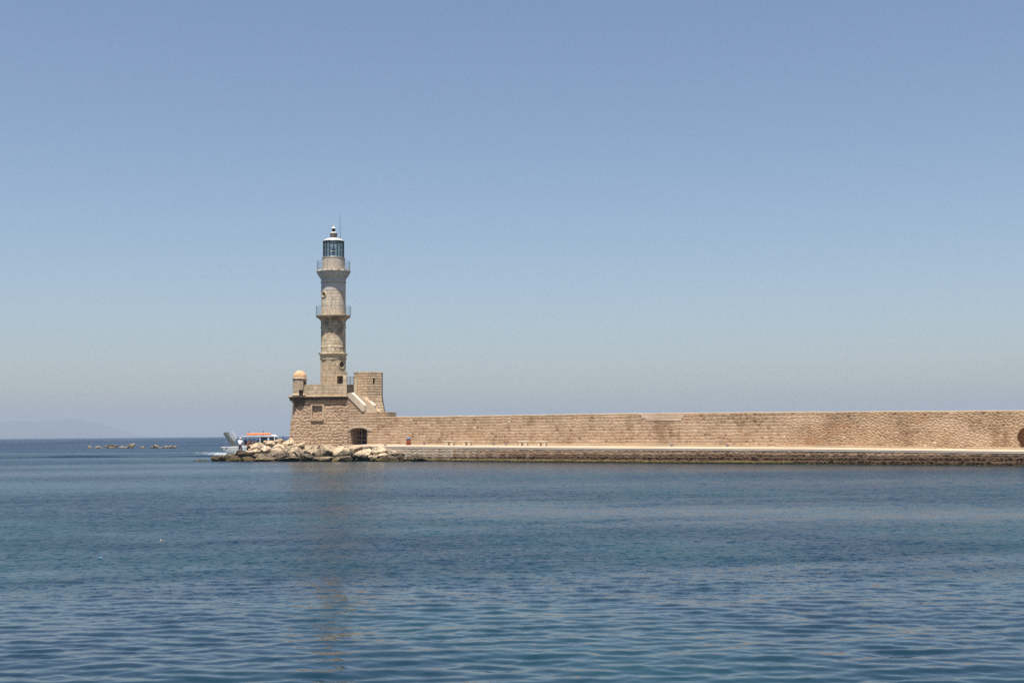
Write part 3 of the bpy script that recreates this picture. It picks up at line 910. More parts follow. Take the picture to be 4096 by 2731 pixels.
# lattice gate set back in the arch
gt = MB()
for px in (1402, 1424.5, 1446.5, 1467): gt.tube([sp_(px, 1779, .75), sp_(px, 1719 if 1410 < px < 1460 else 1726, .75)], .028, 5)
for py in (1720, 1741.5, 1760): gt.tube([sp_(1401, py, .75), sp_(1468, py, .75)], .02, 5)
gt.build('lattice_gate', M_bars, fort)
mesh('gate_interior', [sp_(1392, 1785, 1.6), sp_(1480, 1785, 1.6), sp_(1480, 1700, 1.6), sp_(1392, 1700, 1.6)], [(0, 1, 2, 3)], M_brown, fort)
# stair parapets and steps
def slab(name, pts, d, mat, off=-.08):
    return plate(name, [sp_(x, y, off) for x, y in pts], [], QN * d, mat, fort)
slab('stair_parapet', [(1390, 1585.5), (1390.5, 1572), (1405, 1569.5), (1456, 1619.5), (1456, 1643), (1449, 1646)], .42, M_pale)
slab('stair_parapet', [(1480, 1646), (1478, 1610), (1478, 1604), (1495, 1620), (1495, 1646)], .42, M_pale, 1.75)
m = MB()
ns = 11
for i in range(ns):
    x0 = 1400 + (1482 - 1400) * i / ns; x1 = 1400 + (1482 - 1400) * (i + 1) / ns
    yt = 1572 + (1646 - 1572) * (i + .5) / ns
    q = [sp_(x0, yt, .35), sp_(x1, yt, .35), sp_(x1, yt, 1.74), sp_(x0, yt, 1.74)]
    zz = q[0].z; s_a, s_b = sq(x0, yt, .35 + SET), sq(x1, yt, .35 + SET)
    lo = [wq(s_a, SET + .35, zz - 1.0), wq(s_b, SET + .35, zz - 1.0), wq(s_b, SET + 1.74, zz - 1.0), wq(s_a, SET + 1.74, zz - 1.0)]
    hi = [Vector((p.x, p.y, zz)) for p in lo]
    m.hexa(lo + hi)
m.build('steps', M_pale, fort)
# turret at the head of the stairs: octagonal prism on a flared foot
YTU = YF + 5.2
KT = YTU / FPX
tz = lambda py: P(1480, py, YTU).z
tc_ = P(1474, 1560, YTU); TR = 63.0 * KT
a_tur = rad(-90) + rad(2)
prof = [(TR * 1.85, tz(1800)), (TR * 1.35, tz(1690)), (TR * 1.24, tz(1662)), (TR * 1.09, tz(1618)), (TR * 1.035, tz(1602)), (TR, tz(1585)), (TR, tz(1489)), (TR * .8, tz(1488.6))]
tur = lathe('turret', prof, (tc_.x, tc_.y, 0), M_turret, fort, n=6, a0=a_tur, smooth=False)
at = at_az(rad(32)); pt = Vector((tc_.x, tc_.y, 0))
lp = P(1501, 1526, YTU - TR * .9)
cut(tur, [cutter(Vector((lp.x, lp.y, 0)), at, .27, tz(1537), tz(1514.5), .9)])
m = MB(); m.lathe([(TR * 1.052, tz(1604.5)), (TR * 1.06, tz(1602)), (TR * 1.02, tz(1600.5))], (tc_.x, tc_.y, 0), 6, a_tur)
m.build('string_course', M_turret, tur)
m = MB()
for i in range(9):
    px = 1428 + i * 12.5
# gate pillars with caps, gate and railing between tower and turret
YG = YF + 1.6
def pil(px0, px1, pyt, pyb):
    a = P(px0, pyb, YG); b = P(px1, pyt, YG)
    e = empty_part('gate_pillar')
    return a, b
def boxpx(name, px0, px1, py0, py1, Y, dep, mat, parent):
    a = P(px0, py1, Y); b = P(px1, py0, Y)
    return hexw(name, a.x, b.x, Y, Y + dep, a.z, b.z, mat, parent)
for (x0, x1, xa_, xb2, yb) in ((1372.5, 1386.5, 1371, 1388.5, 1536), (1415.5, 1427, 1413, 1429.5, 1580)):
    o = boxpx('gate_pillar', x0, x1, 1494, yb, YG, .4, M_tower, fort)
    p0 = P(xa_, 1495, YG); p1 = P(xb2, 1488, YG)
    m = MB(); cx = (p0.x + p1.x) / 2; wd = p1.x - p0.x
    for k, (s_, za_, zb_) in enumerate(((.82, 0, .25), (.92, .25, .6), (1.0, .6, 1.0))):
        m.box((cx, YG + .2, p0.z + (p1.z - p0.z) * za_ + .002 * k), wd * s_, .4 + wd * (s_ - .8), (p1.z - p0.z) * (zb_ - za_))
    m.build('pillar_cap', M_tower, o)
m = MB()
for px in np.linspace(1389, 1416, 10): m.tube([P(px, 1538, YG + .2), P(px, 1506, YG + .2)], .008, 4)
m.tube([P(1387, 1506, YG + .2), P(1417, 1506, YG + .2)], .012, 4)
m.tube([P(1400.7, 1538, YG + .2), P(1400.7, 1506, YG + .2)], .035, 5); m.tube([P(1415.2, 1570, YG + .15), P(1415.2, 1505, YG + .15)], .04, 5)
m.build('gate_railing', M_iron, fort)
boxpx('timber_gate', 1387, 1416, 1538, 1590, YG + .25, .08, M_brown, fort)
# platform body under the tower behind the parapet
m = MB(); m.lathe([(2.4, FZ(1800)), (2.4, FZ(1584))], (P(1310, 1600, YF + 4.5).x, YF + 4.6, 0), 24)
m.build('core', M_fort, fort)

# ------------------------------------------------------------------ lighthouse
YT = YF + 4.2
KK = YT / FPX
tcx = P(1333, 1480, YT).x
TC = Vector((tcx, YT, 0))
LZ = lambda py: P(1333, py, YT).z
lh = empty('lighthouse', 'tall pale stone lighthouse tower with two galleries standing on the fort', 'lighthouse', loc=(tcx, YT, LZ(1535)))
def LP(prof): return [(hw_ * KK, LZ(py)) for hw_, py in prof]
def lpart(name, prof, mat, n=64, a0=0.0, smooth=True, parent=None):
    o = lathe(name, LP(prof), TC, mat, None, n, a0, smooth)
    p = parent or lh
    o.parent = p
    o.matrix_parent_inverse = Matrix.Translation(-lh.location)
    return o
def fixp(o):
    o.parent = lh; o.matrix_parent_inverse = Matrix.Translation(-lh.location); return o
# octagon: vertices 28.6 deg to the right of the view line and every 45 deg
a_oct = rad(-90 + 28.6)
octa = lpart('octagonal_base', [(53.5, 1560), (53.5, 1443), (53.5, 1441)], M_octa, 8, a_oct, False)
aw = at_az(rad(51)); ap = 53.5 * math.cos(rad(22.5)) * KK
wc = TC + aw * ap + Vector((0, 0, LZ(1460.5)))
ad = at_az(rad(28.6 + 2))
dpt = P(1363, 1520, YT - 1.25)
cut(octa, [round_cutter(wc, aw, .34, .9), cutter((P(1359.5, 1520, YT - 1.3).x, YT - 1.3, 0), at_az(rad(18)), .62, LZ(1540), LZ(1503.5), .6)])
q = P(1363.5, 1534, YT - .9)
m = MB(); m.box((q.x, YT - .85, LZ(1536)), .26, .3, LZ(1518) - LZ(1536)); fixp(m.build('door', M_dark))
# portal: lintel and side jamb
m = MB(); q = P(1348, 1503, YT - 1.42); q2 = P(1378, 1497, YT - 1.42)
m.hexa([Vector((q.x, q.y, q.z)), Vector((q2.x, q.y, q.z)), Vector((q2.x, q.y + .7, q.z)), Vector((q.x, q.y + .7, q.z)), Vector((q.x, q.y, q.z + .1)), Vector((q2.x, q.y, q.z + .1)), Vector((q2.x, q.y + .7, q.z + .1)), Vector((q.x, q.y + .7, q.z + .1))])
fixp(m.build('door_lintel', M_tower))
def moulded_ring(name, c, d, r0, r1, dep, mat):
    d = Vector(d).normalized(); a = Vector((-d.y, d.x, 0)); b = Vector((0, 0, 1)); n = 28; v = []; f = []
    prof = [(r0, -.05), (r0, dep * .6), (r0 + (r1 - r0) * .35, dep), (r0 + (r1 - r0) * .7, dep * .8), (r1, dep * .5), (r1, -.15)]
    for i in range(n):
        t_ = 2 * PI * i / n
        for r, h in prof: v.append(c + (a * math.cos(t_) + b * math.sin(t_)) * r + d * h)
    k = len(prof)
    for i in range(n):
        j = (i + 1) % n
        for q_ in range(k - 1): f.append((i * k + q_, j * k + q_, j * k + q_ + 1, i * k + q_ + 1))
    return fixp(mesh(name, v, f, mat, None, True))
moulded_ring('round_window', wc, aw, .34, .49, .05, M_octa)
lpart('base_cornice', [(50, 1441), (53.2, 1438.5), (53.2, 1435.5), (52, 1434), (52.4, 1427), (53.5, 1423), (56, 1419.5), (58, 1417.5), (58, 1415), (50, 1413.5)], M_tower, 16, rad(-90))
lpart('middle_shaft', [(49.6, 1416), (49.2, 1392), (50.2, 1391), (50.2, 1388.5), (49.2, 1387.5), (48.9, 1313.5), (51.4, 1312.5), (51.4, 1309.5), (49.2, 1308), (49.4, 1284)], M_tower, 16, rad(-90 + 11.25), False)
lpart('lower_gallery', [(49, 1288), (52, 1281), (56, 1277.5), (57.5, 1275.5), (61, 1273), (64.5, 1271.2), (67.5, 1270), (68.5, 1266.5), (68.5, 1263.5), (67.5, 1262.4), (40, 1262.2)], M_tower, 64)
up = lpart('upper_shaft', [(49.2, 1264), (48.6, 1166), (48.4, 1134), (51, 1132.5), (51, 1129.5), (49.2, 1128)], M_upper, 64)
aw2 = at_az(math.asin((1298.6 - 1331.8) / 48.6)); wc2 = TC + aw2 * 48.6 * KK + Vector((0, 0, LZ(1180.7)))
cut(up, [round_cutter(wc2, aw2, .26, .9)])
up.data.polygons.foreach_set('use_smooth', [True] * len(up.data.polygons))
try: up.data.set_sharp_from_angle(angle=rad(28))
except Exception: pass
moulded_ring('round_window', wc2, aw2, .26, .40, .06, M_tower)
# limewashed belt under the top gallery
lpart('white_belt', [(49.0, 1165.2), (49.0, 1135), (47, 1134.6)], M_plaster, 64)
lpart('upper_gallery', [(49, 1129), (50, 1118), (53, 1112.5), (57, 1108.5), (58, 1106.5), (61, 1102), (62.2, 1100), (62.4, 1098), (65, 1095), (66, 1092), (68, 1089.5), (68.3, 1086), (67, 1084), (40, 1083.5)], M_plaster, 64)
drum = [(45.5, 1084), (45.8, 1082), (45.2, 1036), (46.4, 1034.5), (46.4, 1032.6), (42, 1032)]
M_drum = masonry('lantern drum stone', .14, 1.3, stones=[(0, (.60, .55, .46)), (1, (.68, .63, .54))], mortar=(.56, .5, .42), mort=.01, wob=.01, smear=.6, bump=.012, wear=.08)
lpart('lantern_drum', drum, M_drum, 64)
m = MB(); v = []; f = []     # broken, weathered lip of the top gallery
nl = 96
for i in range(nl):
    a = 2 * PI * i / nl; d = Vector((math.cos(a), math.sin(a), 0)); r_ = (66.8 + random.uniform(-.3, 2.0)) * KK; h_ = random.uniform(.0, .07)
    z_ = LZ(1085.5)
    for rr, zz in ((64 * KK, z_ - .02), (r_, z_ - .05), (r_, z_ + .02 + h_), (64 * KK, z_ + .05 + h_ * .5)): v.append(TC + d * rr + Vector((0, 0, zz)))
for i in range(nl):
    j = (i + 1) % nl
    for k in range(4): f.append((i * 4 + k, i * 4 + (k + 1) % 4, j * 4 + (k + 1) % 4, j * 4 + k))
m.add(v, f)
M_lip = simple('lichen stained lip', (.36, .24, .12), .95, .3, 6)
fixp(m.build('gallery_lip', M_lip))


def railing(name, r_px, py_t, py_b, mat, n=56):
    m = MB(); zt_, zb_ = LZ(py_t), LZ(py_b); r = r_px * KK
    for i in range(n):
        a = 2 * PI * i / n; d = Vector((math.cos(a), math.sin(a), 0))
        m.tube([TC + d * r + Vector((0, 0, zb_)), TC + d * r + Vector((0, 0, zt_))], .013 if i % 8 == 0 else .006, 4)
    for z, rr in ((zt_, .009), (zb_ + .08, .008)):
        m.tube([TC + Vector((math.cos(2 * PI * i / 48) * r, math.sin(2 * PI * i / 48) * r, z)) for i in range(48)], rr, 4, True)
    return fixp(m.build(name, mat))
railing('railing', 65.5, 1046, 1083, M_iron)
railing('railing', 69.0, 1226, 1264, M_iron)
# lantern
def cylr(name, prof, mat, n=32, smooth=True): return lpart(name, prof, mat, n, 0, smooth)
m = MB(); rl = 40.6 * KK; z0, z1 = LZ(1033), LZ(966)
nb = 16
for i in range(nb):
    a = 2 * PI * (i + .3) / nb; d = Vector((math.cos(a), math.sin(a), 0))
    m.tube([TC + d * rl + Vector((0, 0, z0)), TC + d * rl + Vector((0, 0, z1))], .06, 4)
for py, rr in ((1031.5, .06), (1010, .03), (987.5, .03), (967, .08)):
    m.tube([TC + Vector((math.cos(2 * PI * i / 32) * rl, math.sin(2 * PI * i / 32) * rl, LZ(py))) for i in range(32)], rr, 5, True)
fixp(m.build('lantern_frame', M_lframe))
m = MB(); m.lathe([(rl - .05, z0), (rl - .05, z1)], TC, 32, 0, False)
fixp(m.build('lantern_glazing', M_glass, None, True))
m = MB(); m.lathe([(.12, z0), (.12, LZ(1013)), (.2, LZ(1012.5)), (.2, LZ(996)), (.1, LZ(995))], TC, 16)
fixp(m.build('lamp', M_lens, None, True))
cylr('lantern_roof', [(41.5, 967), (42.2, 965.5), (41, 964), (34, 959), (24, 955), (14, 953), (12, 952.5)], M_lroof, 48)
cylr('ventilator', [(14.2, 953.4), (14.6, 950), (13.8, 944), (14.6, 938), (14.8, 934), (13, 933.5)], M_vent, 24)
cylr('ventilator_cap', [(14.9, 934), (15, 932.5), (12, 930), (9, 928.8), (6, 928.4)], M_lroof, 24)
cylr('chimney', [(6.6, 928.6), (6.6, 914.5), (5, 914.3)], M_black, 20)
cylr('finial', [(9.2, 915), (9, 913.5), (6, 911), (3.6, 908), (1.9, 907), (1.4, 905.8), (3.0, 904), (2.6, 902.2), (1, 901.2)], M_lroof, 20)
m = MB(); ax = P(1361.5, 958, YT).x
m.tube([Vector((ax, YT, LZ(962))), Vector((P(1360.5, 910, YT).x, YT, LZ(910))), Vector((P(1359.8, 858, YT).x, YT, LZ(858)))], [.028, .022, .012], 5)
fixp(m.build('antenna', M_black))
# little floodlights on the cornice ledge
for dx, k in ((-57, 0), (-37, 1), (-10, 2), (9, 3), (32, 4)):
    if k == 0:
        m = MB(); m.box((tcx + dx * KK, YT, LZ(1414)), .12, .12, .14); m.tube([(tcx + dx * KK, YT, LZ(1412)), (tcx + dx * KK, YT - .1, LZ(1408))], [.03, .08], 8)
        fixp(m.build('floodlight', M_lamp))
    else:
        yy = YT - math.sqrt(max(0, 56 ** 2 - dx ** 2)) * KK
        m = MB(); m.tube([(tcx + dx * KK, yy, LZ(1415)), (tcx + dx * KK, yy, LZ(1409))], .018, 4)
        fixp(m.build('ledge_pin', M_iron))
for dx in (-32, -7, 18, 45):
    yy = YT - math.sqrt(max(0, 66 ** 2 - dx ** 2)) * KK
    m = MB(); m.tube([(tcx + dx * KK, yy, LZ(1263)), (tcx + dx * KK, yy, LZ(1250))], .02, 4); fixp(m.build('rail_post', M_iron))
for o in list(bpy.data.objects):
    if o.parent == lh and o.matrix_parent_inverse == Matrix.Identity(4):
        o.matrix_parent_inverse = Matrix.Translation(-lh.location)

# ------------------------------------------------------------------ boulders
def rock_mesh(name, w_, d_, h_, seed, mat, lump=.16, cuts=19, sub=4):
    rnd = random.Random(seed)
    bm = bmesh.new(); bmesh.ops.create_icosphere(bm, subdivisions=sub, radius=1)
    pl = []
    for _ in range(cuts):
        n_ = Vector((rnd.gauss(0, 1), rnd.gauss(0, 1), rnd.gauss(0, 1))).normalized(); pl.append((n_, rnd.uniform(.42, .8)))
    off = Vector((seed * 3.7, seed * 1.3, 0))
    for v in bm.verts:
        for n_, dd in pl:
            e = v.co.dot(n_) - dd
            if e > 0: v.co -= n_ * e * .96
        nn = noise.noise(v.co * 1.6 + off) * lump + noise.noise(v.co * 4.2 + off) * lump * .55 + noise.noise(v.co * 9 + off) * lump * .22
        v.co *= 1 + nn
    ax = Matrix.Rotation(rnd.uniform(-.35, .35), 3, 'Y') @ Matrix.Rotation(rnd.uniform(0, 6.28), 3, 'Z')
    for v in bm.verts: v.co = ax @ v.co
    lo = [min(v.co[i] for v in bm.verts) for i in range(3)]; hi = [max(v.co[i] for v in bm.verts) for i in range(3)]
    sc = (w_, d_, h_)
    for v in bm.verts:
        for i in range(3): v.co[i] = ((v.co[i] - lo[i]) / (hi[i] - lo[i]) - .5) * sc[i]
    me = bpy.data.meshes.new(name); bm.to_mesh(me); bm.free()
    me.polygons.foreach_set('use_smooth', [True] * len(me.polygons))
    try: me.set_sharp_from_angle(angle=rad(24))
    except Exception: pass
    me.materials.append(mat)
    return me


def quay_Y(px):
    return W(px, 1830, 0).y


def rock_Y(px, cy):
    y = G(px, 1845).y + (1845 - cy) * .085
    if px > 1345: y = min(y, quay_Y(px) - .3)
    return y


ROCKS = [   # x0, x1, y0, y1 in the photo, material, label
 (846, 882, 1823, 1849, 'r', 'dark brown rounded rock forming the far left nose of the reef at the waterline'),
 (866, 925, 1821, 1852, 'r', 'long low olive reef rock just right of the dark brown nose'),
 (905, 972, 1820, 1852, 'r', 'flat weedy olive rock at the waterline below the man in the white shirt'),
 (880, 930, 1817, 1832, 'r', 'low brown rock backing the weedy reef beside the white boat wake'),
 (914, 948, 1813, 1830, 'r', 'small dark brown knob of rock standing under the boat hull'),
 (938, 990, 1797, 1838, 'r', 'sloping mid brown boulder the man in the white shirt stands behind'),
 (956, 1038, 1807, 1840, 'r', 'wide dark brown boulder with an undercut left end near the reef tip'),
 (984, 1036, 1796, 1822, 'k', 'grey topped rounded boulder resting on the wide dark brown boulder'),
 (962, 1024, 1825, 1852, 'r', 'rounded olive green boulder at the waterline under the wide dark brown one'),
 (984, 1008, 1776, 1806, 'r', 'narrow shadowy brown rock at the left shoulder of the cream heap'),
 (992, 1044, 1774, 1804, 'k', 'cream block with flat top, first of the pale rocks on the left shoulder'),
 (1014, 1058, 1768, 1794, 'k', 'smooth cream boulder directly below the boat passengers'),
 (1053, 1080, 1762, 1780, 'k', 'small tan brown boulder below the boat cabin window'),
 (1064, 1104, 1762, 1793, 'k', 'cream boulder below the white pillar of the boat cabin'),
 (1040, 1092, 1783, 1820, 'k', 'tall cream boulder in the middle of the left half of the heap'),
 (1084, 1140, 1754, 1792, 'k', 'broad cream boulder at the very top of the heap left of the fort'),
 (1095, 1146, 1774, 1801, 'k', 'pale yellow cream boulder tucked under the topmost boulders'),
 (1082, 1134, 1789, 1820, 'k', 'rounded grey cream boulder with a pitted face, middle of the heap'),
 (1022, 1108, 1822, 1851, 'k', 'wide olive and tan boulder with a hollow dark base at the waterline'),
 (1012, 1074, 1813, 1836, 'k', 'grey brown slab lying above the wide olive and tan boulder'),
 (1066, 1124, 1806, 1836, 'd', 'pinkish grey boulder between the pitted boulder and the waterline'),
 (1102, 1156, 1804, 1846, 'd', 'dark grey boulder full of shadow, left of the diagonal slab'),
 (1122, 1182, 1755, 1790, 'k', 'large cream boulder leaning against the left foot of the fort'),
 (1112, 1150, 1778, 1806, 'k', 'brown shaded boulder under the large one by the fort foot'),
 (1130, 1200, 1777, 1816, 'k', 'long grey cream slab tilted down to the left, in front of the fort'),
 (1180, 1226, 1767, 1796, 'k', 'cream pyramid shaped boulder against the fort wall left of the window'),
 (1174, 1228, 1791, 1832, 'd', 'pitted grey boulder in mid heap below the pyramid shaped one'),
 (1210, 1252, 1793, 1820, 'k', 'small cream block wedged between the pitted grey boulder and the black slab'),
 (1196, 1268, 1811, 1851, 'd', 'near black wet slab slanting up to the right at the waterline'),
 (1218, 1280, 1776, 1806, 'k', 'flat topped cream block below the fort window'),
 (1242, 1280, 1786, 1822, 'k', 'rounded tan boulder jutting out below the flat topped cream block'),
 (1260, 1352, 1783, 1848, 'k', 'very large cream and grey boulder in the centre of the heap front'),
 (1284, 1336, 1778, 1806, 'k', 'small cream boulder on top of the very large central one'),
 (1336, 1400, 1783, 1838, 'k', 'big brown and cream boulder with a dark hollow below the arched gate'),
 (1250, 1334, 1826, 1852, 'k', 'low olive tinged rock at the waterline below the very large central boulder'),
 (1334, 1412, 1822, 1852, 'k', 'low pale topped rock at the waterline below the brown hollow boulder'),
 (1118, 1204, 1824, 1853, 'k', 'long low weedy rock at the waterline left of the near black slab'),
 (1384, 1430, 1797, 1852, 'd', 'upright dark grey boulder at the waterline below the gate'),
 (1414, 1492, 1795, 1848, 'k', 'big rounded grey and cream boulder sloping right, below the quay end'),
 (1452, 1494, 1783, 1814, 'r', 'dark brown boulder wedged against the quay wall behind the rounded grey one'),
 (1396, 1452, 1783, 1808, 'k', 'cream boulder lying against the quay edge right below the gate'),
 (1490, 1552, 1785, 1818, 'k', 'clean white cream block under the bird on the quay'),
 (1490, 1564, 1811, 1836, 'k', 'flat pale cream slab under the clean white block'),
 (1502, 1600, 1817, 1851, 'd', 'long dark slab with black right end at the waterline near the quay wall'),
 (1476, 1512, 1820, 1850, 'k', 'small grey rock in the water left of the long dark slab'),
 (1588, 1638, 1820, 1850, 'd', 'grey brown wedge of rock last but one along the quay wall'),
 (1642, 1704, 1815, 1847, 'd', 'low dark rubble rock farthest right against the quay wall'),
 (1556, 1618, 1799, 1834, 'k', 'pale slumped rubble block against the quay wall behind the long dark slab'),
]
M_rockd = rock_mat('dark wet limestone', (.29, .235, .175), (.22, .18, .14), (.075, .06, .045), (.055, .042, .016), .5, 1.5)
MR = {'k': M_rock, 'r': M_reef, 'd': M_rockd}
for i, (x0, x1, y0, y1, mt, lab) in enumerate(ROCKS):
    cx, cy = (x0 + x1) / 2, (y0 + y1) / 2
    Y = rock_Y(cx, cy)
    p = P(cx, cy, Y); k = Y / FPX
    w_ = (x1 - x0) * k * 1.06; h_ = (y1 - y0) * k * 1.04
    d_ = max(1.0, min(2.4, w_ * .85))
    if cx > 1450: d_ = min(d_, 1.6)
    o = bpy.data.objects.new('boulder', rock_mesh('boulder', w_, d_, h_, i + 3, MR[mt]))
    o.location = p; link(o); tag(o, lab, 'boulder', 'boulders heaped in front of the fort')
    if cx > 1345: o.location.y -= d_ * .25

# dark rubble core under the boulders
gv = []; gf = []
xs = np.linspace(846, 1660, 60); ts = np.linspace(0, 1, 14)
for x in xs:
    for t_ in ts:
        yb = G(x, 1845).y
        ye = YF + 3 if x < 1352 else quay_Y(x) + .4
        Y = yb + 1.0 + (ye - yb - 1.0) * t_
        if x < 1000: hmax = .1 + (x - 846) / 154 * 1.0
        elif x < 1352: hmax = 1.15
        else: hmax = 1.15 - (x - 1352) / 310 * 1.2
        z = -.6 + (hmax + .6) * min(1, t_ * 1.6) + .22 * noise.noise(Vector((x * .06, Y * .9, 0)))
        q = P(x, 1800, Y); gv.append(Vector((q.x, Y, z)))
for i in range(len(xs) - 1):
    for j in range(13): gf.append((i * 14 + j, (i + 1) * 14 + j, (i + 1) * 14 + j + 1, i * 14 + j + 1))
o = mesh('ground', gv, gf, M_rock, None, True)
tag(o, 'stony ground beneath the boulders at the foot of the fort', 'ground', kind='structure')

# skerries off to the left
SK = [(348, 368, 1779.5, 1793, 'single rounded tan rock, first on the left of the row of skerries'), (381, 404, 1783.5, 1791, 'low tan rock second from the left in the row of skerries'),
      (400, 424, 1788, 1791.5, 'very low flat rock joining the second skerry to the peaked one'), (420, 470, 1777, 1792, 'wide peaked tan skerry, largest of the left group'),
      (474, 497, 1782, 1792, 'low tan rock between the wide peaked skerry and the tall one'), (494, 516, 1785, 1792, 'dark low rock at the left foot of the tall skerry'),
      (514, 540, 1772, 1793, 'tall tan skerry with a dark right shoulder, highest of the row'), (560, 580, 1784, 1792, 'lone low tan rock in the gap after the tall skerry'),
      (602, 622, 1784, 1791, 'dark low rock at the left end of the right group of skerries'), (614, 635, 1777.5, 1791, 'peaked pale skerry, highest of the right group'),
      (630, 656, 1786.5, 1791, 'thin flat rock right of the peaked pale skerry'), (654, 672, 1782, 1790.5, 'small tan skerry in the middle of the right group'),
      (672, 692, 1782, 1790.5, 'brown tan skerry second from the right end'), (688, 708, 1782, 1790, 'pale skerry at the right end of the row')]
for i, (x0, x1, y0, y1, lab) in enumerate(SK):
    cx = (x0 + x1) / 2; g = G(cx, 1791.5); k = g.y / FPX
    h_ = (y1 - y0) * k * .92 + .35
    o = bpy.data.objects.new('skerry', rock_mesh('skerry', (x1 - x0) * k * 1.15, max(1.2, (x1 - x0) * k * .7), h_, 100 + i, M_far, .3, 12, 4))
    o.location = (g.x, g.y, (1791.5 - (y0 + y1) / 2) * k - .17); link(o)
    tag(o, lab, 'rock', 'skerries off the breakwater')
for i, (x0, x1, y0, y1, lab) in enumerate([(774, 812, 1838, 1846, 'awash weedy rock barely showing left of the reef nose'), (808, 846, 1840, 1846, 'flat awash rock touching the reef nose')]):
    cx = (x0 + x1) / 2; g = G(cx, 1843); k = g.y / FPX
    o = bpy.data.objects.new('boulder', rock_mesh('boulder', (x1 - x0) * k, 1.2, .32, 150 + i, M_reef)); o.location = (g.x, g.y, 0.0); link(o)
    tag(o, lab, 'rock', 'boulders heaped in front of the fort')

# distant headland
DH = 12000
hp = [(-1500, 1690), (-900, 1670), (-500, 1676), (-200, 1690), (0, 1686), (60, 1683.5), (180, 1684), (265, 1681), (283, 1672), (296, 1676), (330, 1685), (352, 1684), (385, 1697), (420, 1715), (450, 1727), (500, 1740), (560, 1752)]
hv = []; hf = []
xs = np.arange(-1500, 561, 12)
for x in xs:
    y = interp(hp, x)
    tpt = P(x, y, DH)
    zt_ = max(-1.5, tpt.z + 2.5 * noise.noise(Vector((x * .03, 0, 0))) + 1.2 * noise.noise(Vector((x * .11, 5, 0))))
    for j in range(9):
        u = j / 8
        Y = DH - 1200 + 2400 * u
        z = max(-2.0, zt_ * math.sin(PI * u) ** .8 + (8 * noise.noise(Vector((x * .02, u * 4, 0))) if 0 < j < 8 and j != 4 else 0) * min(1, zt_ / 60))
        hv.append(Vector((tpt.x, Y, z if 0 < j < 8 else -3)))
for i in range(len(xs) - 1):
    for j in range(8): hf.append((i * 9 + j, (i + 1) * 9 + j, (i + 1) * 9 + j + 1, i * 9 + j + 1))
o = mesh('headland_hills', hv, hf, M_hill, None, True); tag(o, 'faint blue headland fading in the haze on the left horizon', 'hill', kind='structure')

# the air
t = NT('sea haze air'); t.t.nodes.remove(t.b)
pv = t.n('ShaderNodeVolumePrincipled', {'Color': (.40, .475, .57, 1), 'Density': .000155, 'Anisotropy': 0.0})
t.t.links.new(pv.outputs[0], t.t.nodes['Material Output'].inputs['Volume'])
m = MB(); m.box((0, 0, -4.5), 34000, 34000, 200)
o = m.build('haze', t.m); tag(o, 'thin pale sea haze that fades the far headland', 'haze', kind='stuff')

# ------------------------------------------------------------------ quay furniture
def on_deck(px, py, off):
    s = sq(px, py, off); k = off / SET
    return wq(s, off, interp(Zfront, s) * (1 - k) + interp(Zback, s) * k)
ang = math.atan2(QT.y, QT.x)
BL = ['stone bench nearest the litter bin, standing by the wall', 'stone bench second from the litter bin, beside the nearest one', 'stone bench of the far pair, the one closer to the bin', 'stone bench farthest right along the wall']
for (px, lab) in zip((1801, 1871, 2095, 2170), BL):
    p = on_deck(px, 1780, 3.2)
    b = empty('bench', lab, 'bench', 'stone benches along the wall', loc=p); b.rotation_euler.z = ang
    m = MB(); m.box((0, 0, .40), 1.28, .42, .09); m.build('seat', M_bench, b)
    for sx_ in (-.33, .33):
        m = MB(); m.box((sx_, 0, 0), .20, .34, .397); m.build('leg', M_bench, b)
p = on_deck(1634, 1777, 3.4)
b = empty('litter_bin', 'rust red litter bin with blue lid standing by the wall', 'litter bin', loc=p)
m = MB(); m.lathe([(.235, 0), (.25, .03), (.22, .45), (.205, .60)], (0, 0, 0), 20); m.build('body', M_bin, b, True)
m = MB(); m.lathe([(.235, .60), (.24, .68), (.19, .74), (.06, .76)], (0, 0, 0), 20); m.build('lid', M_blue, b, True)
FLL = ['small floodlight on the quay just right of the litter bin', 'small floodlight between the two bench pairs, the left one', 'small floodlight just left of the far bench pair', 'small floodlight under the pale repair patch in the wall', 'small floodlight right of the repair patch, farthest right']
for px, lab in zip((1697, 1974, 2024, 2686, 2910), FLL):
    p = on_deck(px, 1780, 3.75)
    b = empty('floodlight', lab, 'floodlight', 'small floodlights along the wall foot', loc=p); b.rotation_euler.z = ang
    m = MB(); m.box((0, 0, .05), .22, .12, .15); m.build('housing', M_lamp, b)
    m = MB(); m.box((0, 0, 0), .08, .08, .049); m.build('foot', M_iron, b)
# bird on the quay
p = on_deck(1541, 1782, .5)
b = empty('bird', 'grey and white bird pecking at the quay edge', 'bird', loc=p)
m = MB(); m.tube([(-.2, 0, .17), (-.1, 0, .15), (0, 0, .12), (.08, 0, .13), (.13, 0, .19), (.15, 0, .22), (.19, 0, .21)], [.012, .05, .075, .06, .035, .035, .006], 8); m.build('body', M_gull, b, True)
m = MB(); m.tube([(-.05, 0, .07), (.02, 0, .06), (.07, 0, .08)], [.03, .05, .03], 8); m.build('belly', M_gullw, b, True)
for y_ in (-.025, .025):
    m = MB(); m.tube([(.0, y_, .08), (.0, y_, 0)], .008, 5); m.build('leg', M_iron, b)


